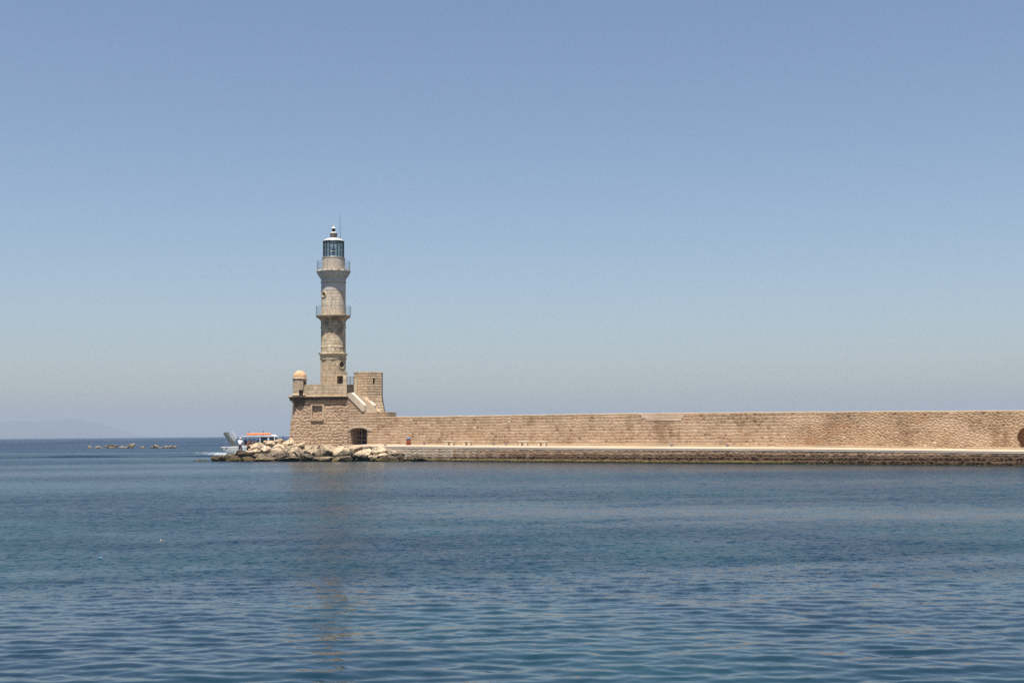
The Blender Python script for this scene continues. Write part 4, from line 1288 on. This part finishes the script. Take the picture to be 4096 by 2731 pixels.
# ------------------------------------------------------------------ people
def skinned(name, nodes, edges, mat, parent, sub=1, root=0):
    """nodes: list of (pos, radius); edges: index pairs. Grows one continuous surface and bakes it."""
    me = bpy.data.meshes.new(name); me.from_pydata([tuple(p) for p, r in nodes], edges, [])
    o = bpy.data.objects.new(name, me); C.objects.link(o)
    sk = o.modifiers.new('skin', 'SKIN'); sk.use_smooth_shade = True
    for i, d in enumerate(me.skin_vertices[0].data):
        r = nodes[i][1]; d.radius = r if isinstance(r, tuple) else (r, r); d.use_root = (i == root)
    ss_ = o.modifiers.new('sub', 'SUBSURF'); ss_.levels = sub; ss_.render_levels = sub
    dg = bpy.context.evaluated_depsgraph_get()
    bm_ = bpy.data.meshes.new_from_object(o.evaluated_get(dg), depsgraph=dg)
    o.modifiers.clear(); o.data = bm_; bpy.data.meshes.remove(me)
    bm_.materials.clear(); bm_.materials.append(mat); o.parent = parent
    return o


def make_person(label, group, loc, face, pose, top=None, legs=None, hat=None, hair=M_hair, scale=1.0, sleeves=True):
    """pose: joints in metres, x = the person's left-right (right positive), y = forward, z = up."""
    root = empty('person', label, 'person', group, loc=loc)
    root.rotation_euler.z = face; root.scale = (scale,) * 3
    J = {k: Vector(v) for k, v in pose.items()}
    nodes = []; edges = []; idx = {}
    def nd(k, p, r): idx[k] = len(nodes); nodes.append((Vector(p), r)); return idx[k]
    def e(a, b): edges.append((idx[a], idx[b]))
    nd('pelvis', J['pelvis'], (.15, .11)); nd('waist', J['waist'], (.135, .10)); nd('chest', J['chest'], (.165, .115)); nd('neck', J['neck'], .058)
    nd('chin', J['head'] + Vector((0, .012, -.07)), .068); nd('head', J['head'] + Vector((0, 0, .03)), .092); nd('crown', J['head'] + Vector((0, -.012, .10)), .07)
    for a, b in (('pelvis', 'waist'), ('waist', 'chest'), ('chest', 'neck'), ('neck', 'chin'), ('chin', 'head'), ('head', 'crown')): e(a, b)
    nd('nose', J['head'] + Vector((0, .105, 0)), .014); e('head', 'nose')
    for s in 'LR':
        sg = -1 if s == 'L' else 1
        nd('sh' + s, J['sh' + s], .058); nd('el' + s, J['el' + s], .043); nd('wr' + s, J['wr' + s], .028)
        e('chest', 'sh' + s); e('sh' + s, 'el' + s); e('el' + s, 'wr' + s)
        d = (J['wr' + s] - J['el' + s]).normalized(); side = Vector((sg, 0, 0)) - d * d.x * sg
        if side.length < .2: side = Vector((0, 1, 0)) - d * d.y
        side.normalize(); curl = d.cross(side).normalized()
        if curl.y < 0: curl = -curl
        palm = J['wr' + s] + d * .06
        nd('pa' + s, palm, .034); e('wr' + s, 'pa' + s)
        for k, (off, ln) in enumerate(((-.030, .062), (-.010, .075), (.010, .070), (.028, .054))):
            b = palm + d * .035 + side * off
            nd('f%s%d' % (s, k), b + d * ln * .5 + curl * .006, .0095); nd('g%s%d' % (s, k), b + d * ln + curl * .028, .008)
            e('pa' + s, 'f%s%d' % (s, k)); e('f%s%d' % (s, k), 'g%s%d' % (s, k))
        nd('t' + s, palm - side * .045 + d * .01 + curl * .02, .011); nd('u' + s, palm - side * .055 + d * .045 + curl * .03, .009); e('pa' + s, 't' + s); e('t' + s, 'u' + s)
        nd('hi' + s, J['hip' + s], .095); nd('kn' + s, J['kn' + s], .062); nd('an' + s, J['an' + s], .042)
        nd('he' + s, J['an' + s] + Vector((0, .05, -.045)), .042); nd('to' + s, J['an' + s] + Vector((0, .17, -.055)), .034)
        for a, b in (('pelvis', 'hi'), ): e(a, b + s)
        e('hi' + s, 'kn' + s); e('kn' + s, 'an' + s); e('an' + s, 'he' + s); e('he' + s, 'to' + s)
    skinned('body', nodes, edges, M_skin, root)
    if top:
        n2 = [(J['pelvis'] + Vector((0, 0, .02)), (.19, .17)), (J['waist'], (.185, .17)), (J['chest'], (.205, .18)), (J['neck'] - (J['neck'] - J['chest']) * .12, .10)]
        ed = [(0, 1), (1, 2), (2, 3)]
        for s in 'LR':
            k = len(n2); n2 += [(J['sh' + s], .075), (J['sh' + s].lerp(J['el' + s], .8 if sleeves else .3), .066)]; ed += [(2, k), (k, k + 1)]
        skinned('shirt', n2, ed, top, root)
    if legs:
        n3 = [(J['pelvis'] + Vector((0, 0, .05)), (.185, .165)), (J['pelvis'] - Vector((0, 0, .03)), (.17, .13))]; ed = [(0, 1)]
        for s in 'LR':
            k = len(n3); n3 += [(J['hip' + s], .112), (J['kn' + s], .08), (J['kn' + s].lerp(J['an' + s], .85), .062)]; ed += [(1, k), (k, k + 1), (k + 1, k + 2)]
        skinned('trousers', n3, ed, legs, root)
    hc = J['head'] + Vector((0, -.012, .045))
    m = MB(); n_ = 14
    pr = [(.112 * math.cos(a), .115 * math.sin(a)) for a in np.linspace(-.25 if not hat else 0.05, PI / 2 - .05, 7)]
    m.lathe(pr, hc, n_)
    if hat: m.add([hc + Vector((-.07, .09, .01)), hc + Vector((.07, .09, .01)), hc + Vector((.05, .20, -.005)), hc + Vector((-.05, .20, -.005)), hc + Vector((-.07, .09, .025)), hc + Vector((.07, .09, .025)), hc + Vector((.05, .20, .008)), hc + Vector((-.05, .20, .008))],
                  [(0, 3, 2, 1), (4, 5, 6, 7), (0, 1, 5, 4), (1, 2, 6, 5), (2, 3, 7, 6), (3, 0, 4, 7)])
    m.build('cap' if hat else 'hair', hat or hair, root, True)
    return root


# man on the reef, seen from behind, stooping a little to his right
stand = dict(pelvis=(0, -.04, .93), waist=(.0, .0, 1.10), chest=(.0, .06, 1.34), neck=(0, .09, 1.50), head=(0, .13, 1.62),
             shL=(-.19, .06, 1.43), elL=(-.27, .16, 1.18), wrL=(-.22, .36, 1.06), shR=(.19, .06, 1.42), elR=(.30, .10, 1.15), wrR=(.42, .22, .92),
             hipL=(-.09, -.04, .88), knL=(-.10, .08, .48), anL=(-.11, -.02, .09), hipR=(.09, -.04, .88), knR=(.13, .10, .49), anR=(.17, .02, .09))
YM = rock_Y(962, 1815) + 1.0
pm = P(960, 1815, YM)
make_person('man in white shirt, white cap and dark trousers stooping on the reef rocks', None, pm, 0.0, stand, M_shirt, M_charc, M_shirt)

# ------------------------------------------------------------------ boat
gB = G(1000, 1809)
YB = gB.y
KB = YB / FPX
bx = lambda px: (px - 1000) * KB
bz = lambda py: (1809 - py) * KB
boat = empty('tour_boat', 'white passenger boat with raised bow ramp and flat canopy passing behind the rocks', 'boat', loc=(gB.x, YB, 0))
boat.rotation_euler.z = rad(-6)
# hull: lofted sections from the square bow (left) to the stern (right)
secs = []
for px, bw_, keel, gw in ((887, .55, 1796, 1791), (896, .8, 1802, 1790.5), (906, .95, 1807, 1790), (930, 1.15, 1812, 1789.5), (980, 1.25, 1814, 1789), (1060, 1.25, 1814, 1789), (1112, 1.15, 1814, 1788)):
    x = bx(px); zk = bz(keel); zg = bz(gw)
    secs.append([Vector((x, -bw_, zg)), Vector((x + (.06 if px < 900 else 0), -bw_ * 1.05, zg * .5 + zk * .5)), Vector((x + .1, -bw_ * 1.06, zk)), Vector((x + .1, bw_ * 1.06, zk)), Vector((x + .06, bw_ * 1.05, zg * .5 + zk * .5)), Vector((x, bw_, zg))])
v = [p for s in secs for p in s]; f = []
for i in range(len(secs) - 1):
    for k in range(5): f.append((i * 6 + k, i * 6 + k + 1, (i + 1) * 6 + k + 1, (i + 1) * 6 + k))
    f.append((i * 6 + 5, i * 6, (i + 1) * 6, (i + 1) * 6 + 5))
f.append(tuple(range(6))); f.append(tuple(len(v) - 6 + k for k in range(6))[::-1])
mesh('hull', v, f, M_hull, boat)
for sd in (-1, 1):
    m = MB()
    pts = [(883, 1790.5, .5), (896, 1788, .74), (930, 1787.5, 1.06), (980, 1787, 1.17), (1060, 1786.5, 1.17), (1112, 1786, 1.08)]
    m.tube([(bx(a), sd * c, bz(b)) for a, b, c in pts], .085, 8); m.build('gunwale', M_white, boat, True)
m = MB()
for a, b, h in ((906, 932, 1785.5), (941, 948, 1785), (960, 982, 1786)):
    m.hexa([Vector((bx(a), -1.1, bz(1790))), Vector((bx(b), -1.1, bz(1790))), Vector((bx(b), -.2, bz(1790))), Vector((bx(a), -.2, bz(1790))), Vector((bx(a), -1.1, bz(h))), Vector((bx(b), -1.1, bz(h))), Vector((bx(b), -.2, bz(h))), Vector((bx(a), -.2, bz(h)))])
m.build('bow_locker', M_white, boat)
# raised ramp and the pale sheet beside it
def bslab(name, pts, y0, y1, th, mat):
    """plank through two px points, between depths y0 and y1, thickness th"""
    a = Vector((bx(pts[0][0]), 0, bz(pts[0][1]))); b = Vector((bx(pts[1][0]), 0, bz(pts[1][1])))
    n_ = (b - a).cross(Vector((0, 1, 0))).normalized() * th
    m = MB(); q = []
    for o_ in (Vector((0, 0, 0)), n_):
        q += [a + o_ + Vector((0, y0, 0)), b + o_ + Vector((0, y0, 0)), b + o_ + Vector((0, y1, 0)), a + o_ + Vector((0, y1, 0))]
    m.hexa(q); return m.build(name, mat, boat)
bslab('bow_ramp', [(944, 1784), (903, 1727.5)], -.75, .85, .42, M_ramp)
m = MB(); m.hexa([Vector((bx(919), -.5, bz(1741))), Vector((bx(937), -.2, bz(1765))), Vector((bx(938), -.14, bz(1765))), Vector((bx(920), -.44, bz(1741))),
                  Vector((bx(929.5), -.5, bz(1722))), Vector((bx(947), -.2, bz(1752))), Vector((bx(948), -.14, bz(1752))), Vector((bx(930.5), -.44, bz(1722)))])
m.build('pale_sheet', M_board, boat)
m = MB()
for px, pt_ in ((904, 1762), (914, 1766)): m.tube([(bx(px), -.8, bz(1788)), (bx(px), -.8, bz(pt_))], .03, 5)
m.tube([(bx(904), -.8, bz(1763)), (bx(914), -.8, bz(1767))], .025, 5)
m.build('bow_rail', M_lamp, boat)
# canopy, posts, cabin
m = MB(); v = []
for px, zt_, zb_, hwid in ((966, 1744, 1747, .75), (978, 1742, 1747.5, 1.0), (1020, 1741, 1746, 1.05), (1058, 1741.5, 1746, 1.05)):
    for y_ in (-hwid, hwid):
        v += [Vector((bx(px), y_, bz(zb_))), Vector((bx(px), y_, bz(zt_)))]
f = []
for i in range(3):
    a = i * 4; b = a + 4
    f += [(a, a + 1, b + 1, b), (a + 2, b + 2, b + 3, a + 3), (a + 1, a + 3, b + 3, b + 1), (a, b, b + 2, a + 2)]
f += [(0, 2, 3, 1), (12, 13, 15, 14)]
m.add(v, f); m.build('canopy', M_white, boat)
for px in (972, 1013, 1040):
    for y_ in (-.9, .9):
        m = MB(); m.tube([(bx(px), y_, bz(1788)), (bx(px), y_, bz(1746))], .025, 6); m.build('canopy_post', M_lamp, boat)
m = MB()
cab = [(1044, 1747.5), (1052, 1744), (1078, 1740.5), (1092, 1739), (1103, 1743), (1106, 1747.5)]
q = [Vector((bx(a), -1.05, bz(b))) for a, b in cab] + [Vector((bx(a), 1.05, bz(b))) for a, b in cab]
m.add(q, [tuple(range(6)), tuple(range(11, 5, -1))] + [(i, (i + 1) % 6, (i + 1) % 6 + 6, i + 6) for i in range(6)])
cabin_roof = m.build('cabin_roof', M_white, boat)
m = MB(); m.hexa([Vector((bx(1046), -1.03, bz(1791))), Vector((bx(1109), -1.03, bz(1791))), Vector((bx(1109), 1.03, bz(1791))), Vector((bx(1046), 1.03, bz(1791))), Vector((bx(1046), -1.03, bz(1780.3))), Vector((bx(1109), -1.03, bz(1780.3))), Vector((bx(1109), 1.03, bz(1780.3))), Vector((bx(1046), 1.03, bz(1780.3)))])
cabin = m.build('cabin', M_white, boat)
for a, b in ((1046, 1050), (1079, 1086), (1105, 1109)):
    for y_ in (-1.0, .92):
        m = MB(); m.hexa([Vector((bx(a), y_, bz(1780.2))), Vector((bx(b), y_, bz(1780.2))), Vector((bx(b), y_ + .08, bz(1780.2))), Vector((bx(a), y_ + .08, bz(1780.2))), Vector((bx(a), y_, bz(1747))), Vector((bx(b), y_, bz(1747))), Vector((bx(b), y_ + .08, bz(1747))), Vector((bx(a), y_ + .08, bz(1747)))])
        m.build('cabin_pillar', M_white, cabin)
for a, b in ((1050.2, 1078.8), (1086.2, 1104.8)):
    m = MB(); m.hexa([Vector((bx(a), -.97, bz(1780))), Vector((bx(b), -.97, bz(1780))), Vector((bx(b), .95, bz(1780))), Vector((bx(a), .95, bz(1780))), Vector((bx(a), -.97, bz(1747.2))), Vector((bx(b), -.97, bz(1747.2))), Vector((bx(b), .95, bz(1747.2))), Vector((bx(a), .95, bz(1747.2)))])
    m.build('cabin_window', M_win, cabin)
for px, tp in ((997.5, 1727), (1057, 1722)):
    m = MB(); m.tube([(bx(px), -.3, bz(1742)), (bx(px), -.3, bz(tp + 8)), (bx(px) - .1, -.3, bz(tp))], .03, 5)
    m.tube([(bx(px) - .1, -.3, bz(tp)), (bx(px) - .1, -.3, bz(tp + 3))], .07, 6); m.tube([(bx(px) - .2, -.3, bz(tp + 7)), (bx(px), -.3, bz(tp + 8))], .05, 6)
    m.build('mast_light', M_iron, boat)
# orange raft lying on the canopy
raft = empty('life_raft', 'long bright orange inflatable raft lying on the white boat canopy', 'raft', loc=(gB.x, YB, 0)); raft.rotation_euler.z = boat.rotation_euler.z
for y_ in (-.42, .42):
    m = MB(); pts = []; rs_ = []
    for i in range(15):
        u = i / 14; px = 986 + (1084 - 986) * u
        pts.append((bx(px), y_ * (1 - .6 * (abs(u - .5) * 2) ** 4), bz(1737.2 - 1.2 * math.sin(u * 2.6)) + .02 * math.sin(u * 17))); rs_.append(.16 * (1 - .45 * (abs(u - .5) * 2) ** 6) + .012 * math.sin(u * 23))
    m.tube(pts, rs_, 10); m.build('tube', M_raft, raft, True)
for i in range(6):
    px = 990 + 18 * i
    m = MB(); m.tube([(bx(px), -.4, bz(1736)), (bx(px), .4, bz(1736))], .09, 8); m.build('thwart', M_raft, raft, True)
seat = dict(pelvis=(0, 0, .12), waist=(0, -.01, .30), chest=(0, .02, .52), neck=(0, .04, .68), head=(0, .06, .80),
            shL=(-.18, .02, .61), elL=(-.23, .10, .36), wrL=(-.16, .32, .28), shR=(.18, .02, .61), elR=(.23, .10, .36), wrR=(.16, .32, .28),
            hipL=(-.09, .03, .10), knL=(-.11, .45, .10), anL=(-.11, .45, -.33), hipR=(.09, .03, .10), knR=(.11, .45, .10), anR=(.11, .45, -.33))
RB_ = Matrix.Rotation(boat.rotation_euler.z, 3, 'Z')
def on_boat(px, y_, ztop):   # seat height from where the head top shows
    q = RB_ @ Vector((bx(px), y_, 0)); return Vector((gB.x + q.x, YB + q.y, bz(ztop) - .93))
PASS = [(984, -.2, 1756, .4, M_navy, M_navy, None, 'dark haired passenger in navy top, first from the left under the canopy'),
        (977, .5, 1760, -.8, M_charc, M_navy, None, 'small dark figure half hidden behind the navy passenger'),
        (997, .4, 1754.5, 1.2, M_charc, M_navy, None, 'dark passenger standing tallest under the canopy beside the shirtless ones'),
        (1003.5, -.6, 1753.5, 2.4, None, M_red, None, 'tanned shirtless passenger leaning left under the orange raft'),
        (1012, -.3, 1758, 3.0, M_shirt, M_navy, M_shirt, 'passenger in white cap seated between the two shirtless ones'),
        (1022, -.6, 1754, 2.0, None, M_navy, None, 'tanned shirtless passenger with brown hair right of the white cap'),
        (1032, .3, 1753, 1.0, M_navy, M_navy, None, 'dark haired passenger in dark clothes beside the cabin')]
for (px, y_, zt2, fc, tp, lg, ht, lab) in PASS:
    make_person(lab, 'passengers on the boat', on_boat(px, y_, zt2), fc, seat, tp, lg, ht)
for px in (975, 1000, 1025):
    m = MB(); m.hexa([Vector((bx(px), -1.0, bz(1792))), Vector((bx(px + 20), -1.0, bz(1792))), Vector((bx(px + 20), 1.0, bz(1792))), Vector((bx(px), 1.0, bz(1792))), Vector((bx(px), -1.0, bz(1779))), Vector((bx(px + 20), -1.0, bz(1779))), Vector((bx(px + 20), 1.0, bz(1779))), Vector((bx(px), 1.0, bz(1779)))])
    m.build('bench_seat', M_hull, boat)

# foam of the wake
t = NT('white foam')
geo = t.n('ShaderNodeTexCoord').outputs['Object']
n1 = t.noise(geo, 2.2, 5, .7); 
tb = t.n('ShaderNodeBsdfTransparent')
df = t.n('ShaderNodeBsdfDiffuse', {0: (.48, .51, .53, 1)})
edge = t.n('ShaderNodeAttribute', attribute_name='dense').outputs['Fac']
k = t.step(t.math('ADD', n1, t.math('MULTIPLY', t.math('SUBTRACT', edge, .5), .42)), .54, .74)
mx = t.n('ShaderNodeMixShader', {0: k, 1: tb.outputs[0], 2: df.outputs[0]})
t.t.links.new(mx.outputs[0], t.t.nodes['Material Output'].inputs[0])
def foam_patch(x0, x1, y0, y1):
    nu, nv_ = 40, 12; v = []; f = []; dn = []
    for i in range(nu):
        for j in range(nv_):
            u = i / (nu - 1); w_ = j / (nv_ - 1)
            g = G(x0 + (x1 - x0) * u, y0 + (y1 - y0) * w_ - 2 * math.sin(u * 5))
            d = min(1, 4 * u * (1 - u) * 1.6) * min(1, 4 * w_ * (1 - w_) * 1.4)
            dn.append(d * (.35 + .65 * u))
            v.append(Vector((g.x, g.y, .05 + .14 * d * (1 + noise.noise(Vector((g.x * 1.2, g.y * .8, 0)))))))
    for i in range(nu - 1):
        for j in range(nv_ - 1): f.append((i * nv_ + j, (i + 1) * nv_ + j, (i + 1) * nv_ + j + 1, i * nv_ + j + 1))
    o = mesh('foam', v, f, t.m, None, True)
    at_ = o.data.attributes.new('dense', 'FLOAT', 'POINT'); at_.data.foreach_set('value', dn)
    return o
foam = foam_patch(742, 935, 1810, 1830)
tag(foam, 'white foam of the boat wake spreading left of the reef', 'foam', kind='stuff')

# small blue marker beyond the rocks, floating litter
g = G(1133, 1772); kk = g.y / FPX
b = empty('marker_buoy', 'small dark blue marker buoy on the sea left of the fort', 'buoy', loc=(g.x, g.y, 0))
hb = (1772 - 1743) * kk
m = MB(); m.lathe([(.28, -.3), (.3, .1), (.2, .35), (.06, .5), (.05, hb * .62), (.0501, hb * .63)], (0, 0, 0), 12); m.build('float', M_navy, b, True)
m = MB(); m.lathe([(.1, hb * .6), (.17, hb * .68), (.17, hb * .9), (.05, hb)], (0, 0, 0), 12); m.build('topmark', M_navy, b, True)
g = G(401, 2236)
m = MB(); m.tube([g + Vector((-.05, 0, .012)), g + Vector((-.02, .01, .03)), g + Vector((.03, 0, .03)), g + Vector((.05, 0, .01))], [.006, .014, .013, .004], 8)
tag(m.build('plastic_scrap', M_cyan, None, True), 'small cyan plastic scrap floating on the water at the left', 'litter')
g = G(643, 2166)
m = MB(); m.tube([g + Vector((0, 0, -.02)), g + Vector((.004, 0, .03)), g + Vector((0, 0, .07))], [.008, .009, .004], 8)
tag(m.build('plastic_bottle', M_bench, None, True), 'tiny white bottle bobbing upright on the water right of the cyan scrap', 'litter')
print('done', len(bpy.data.objects))
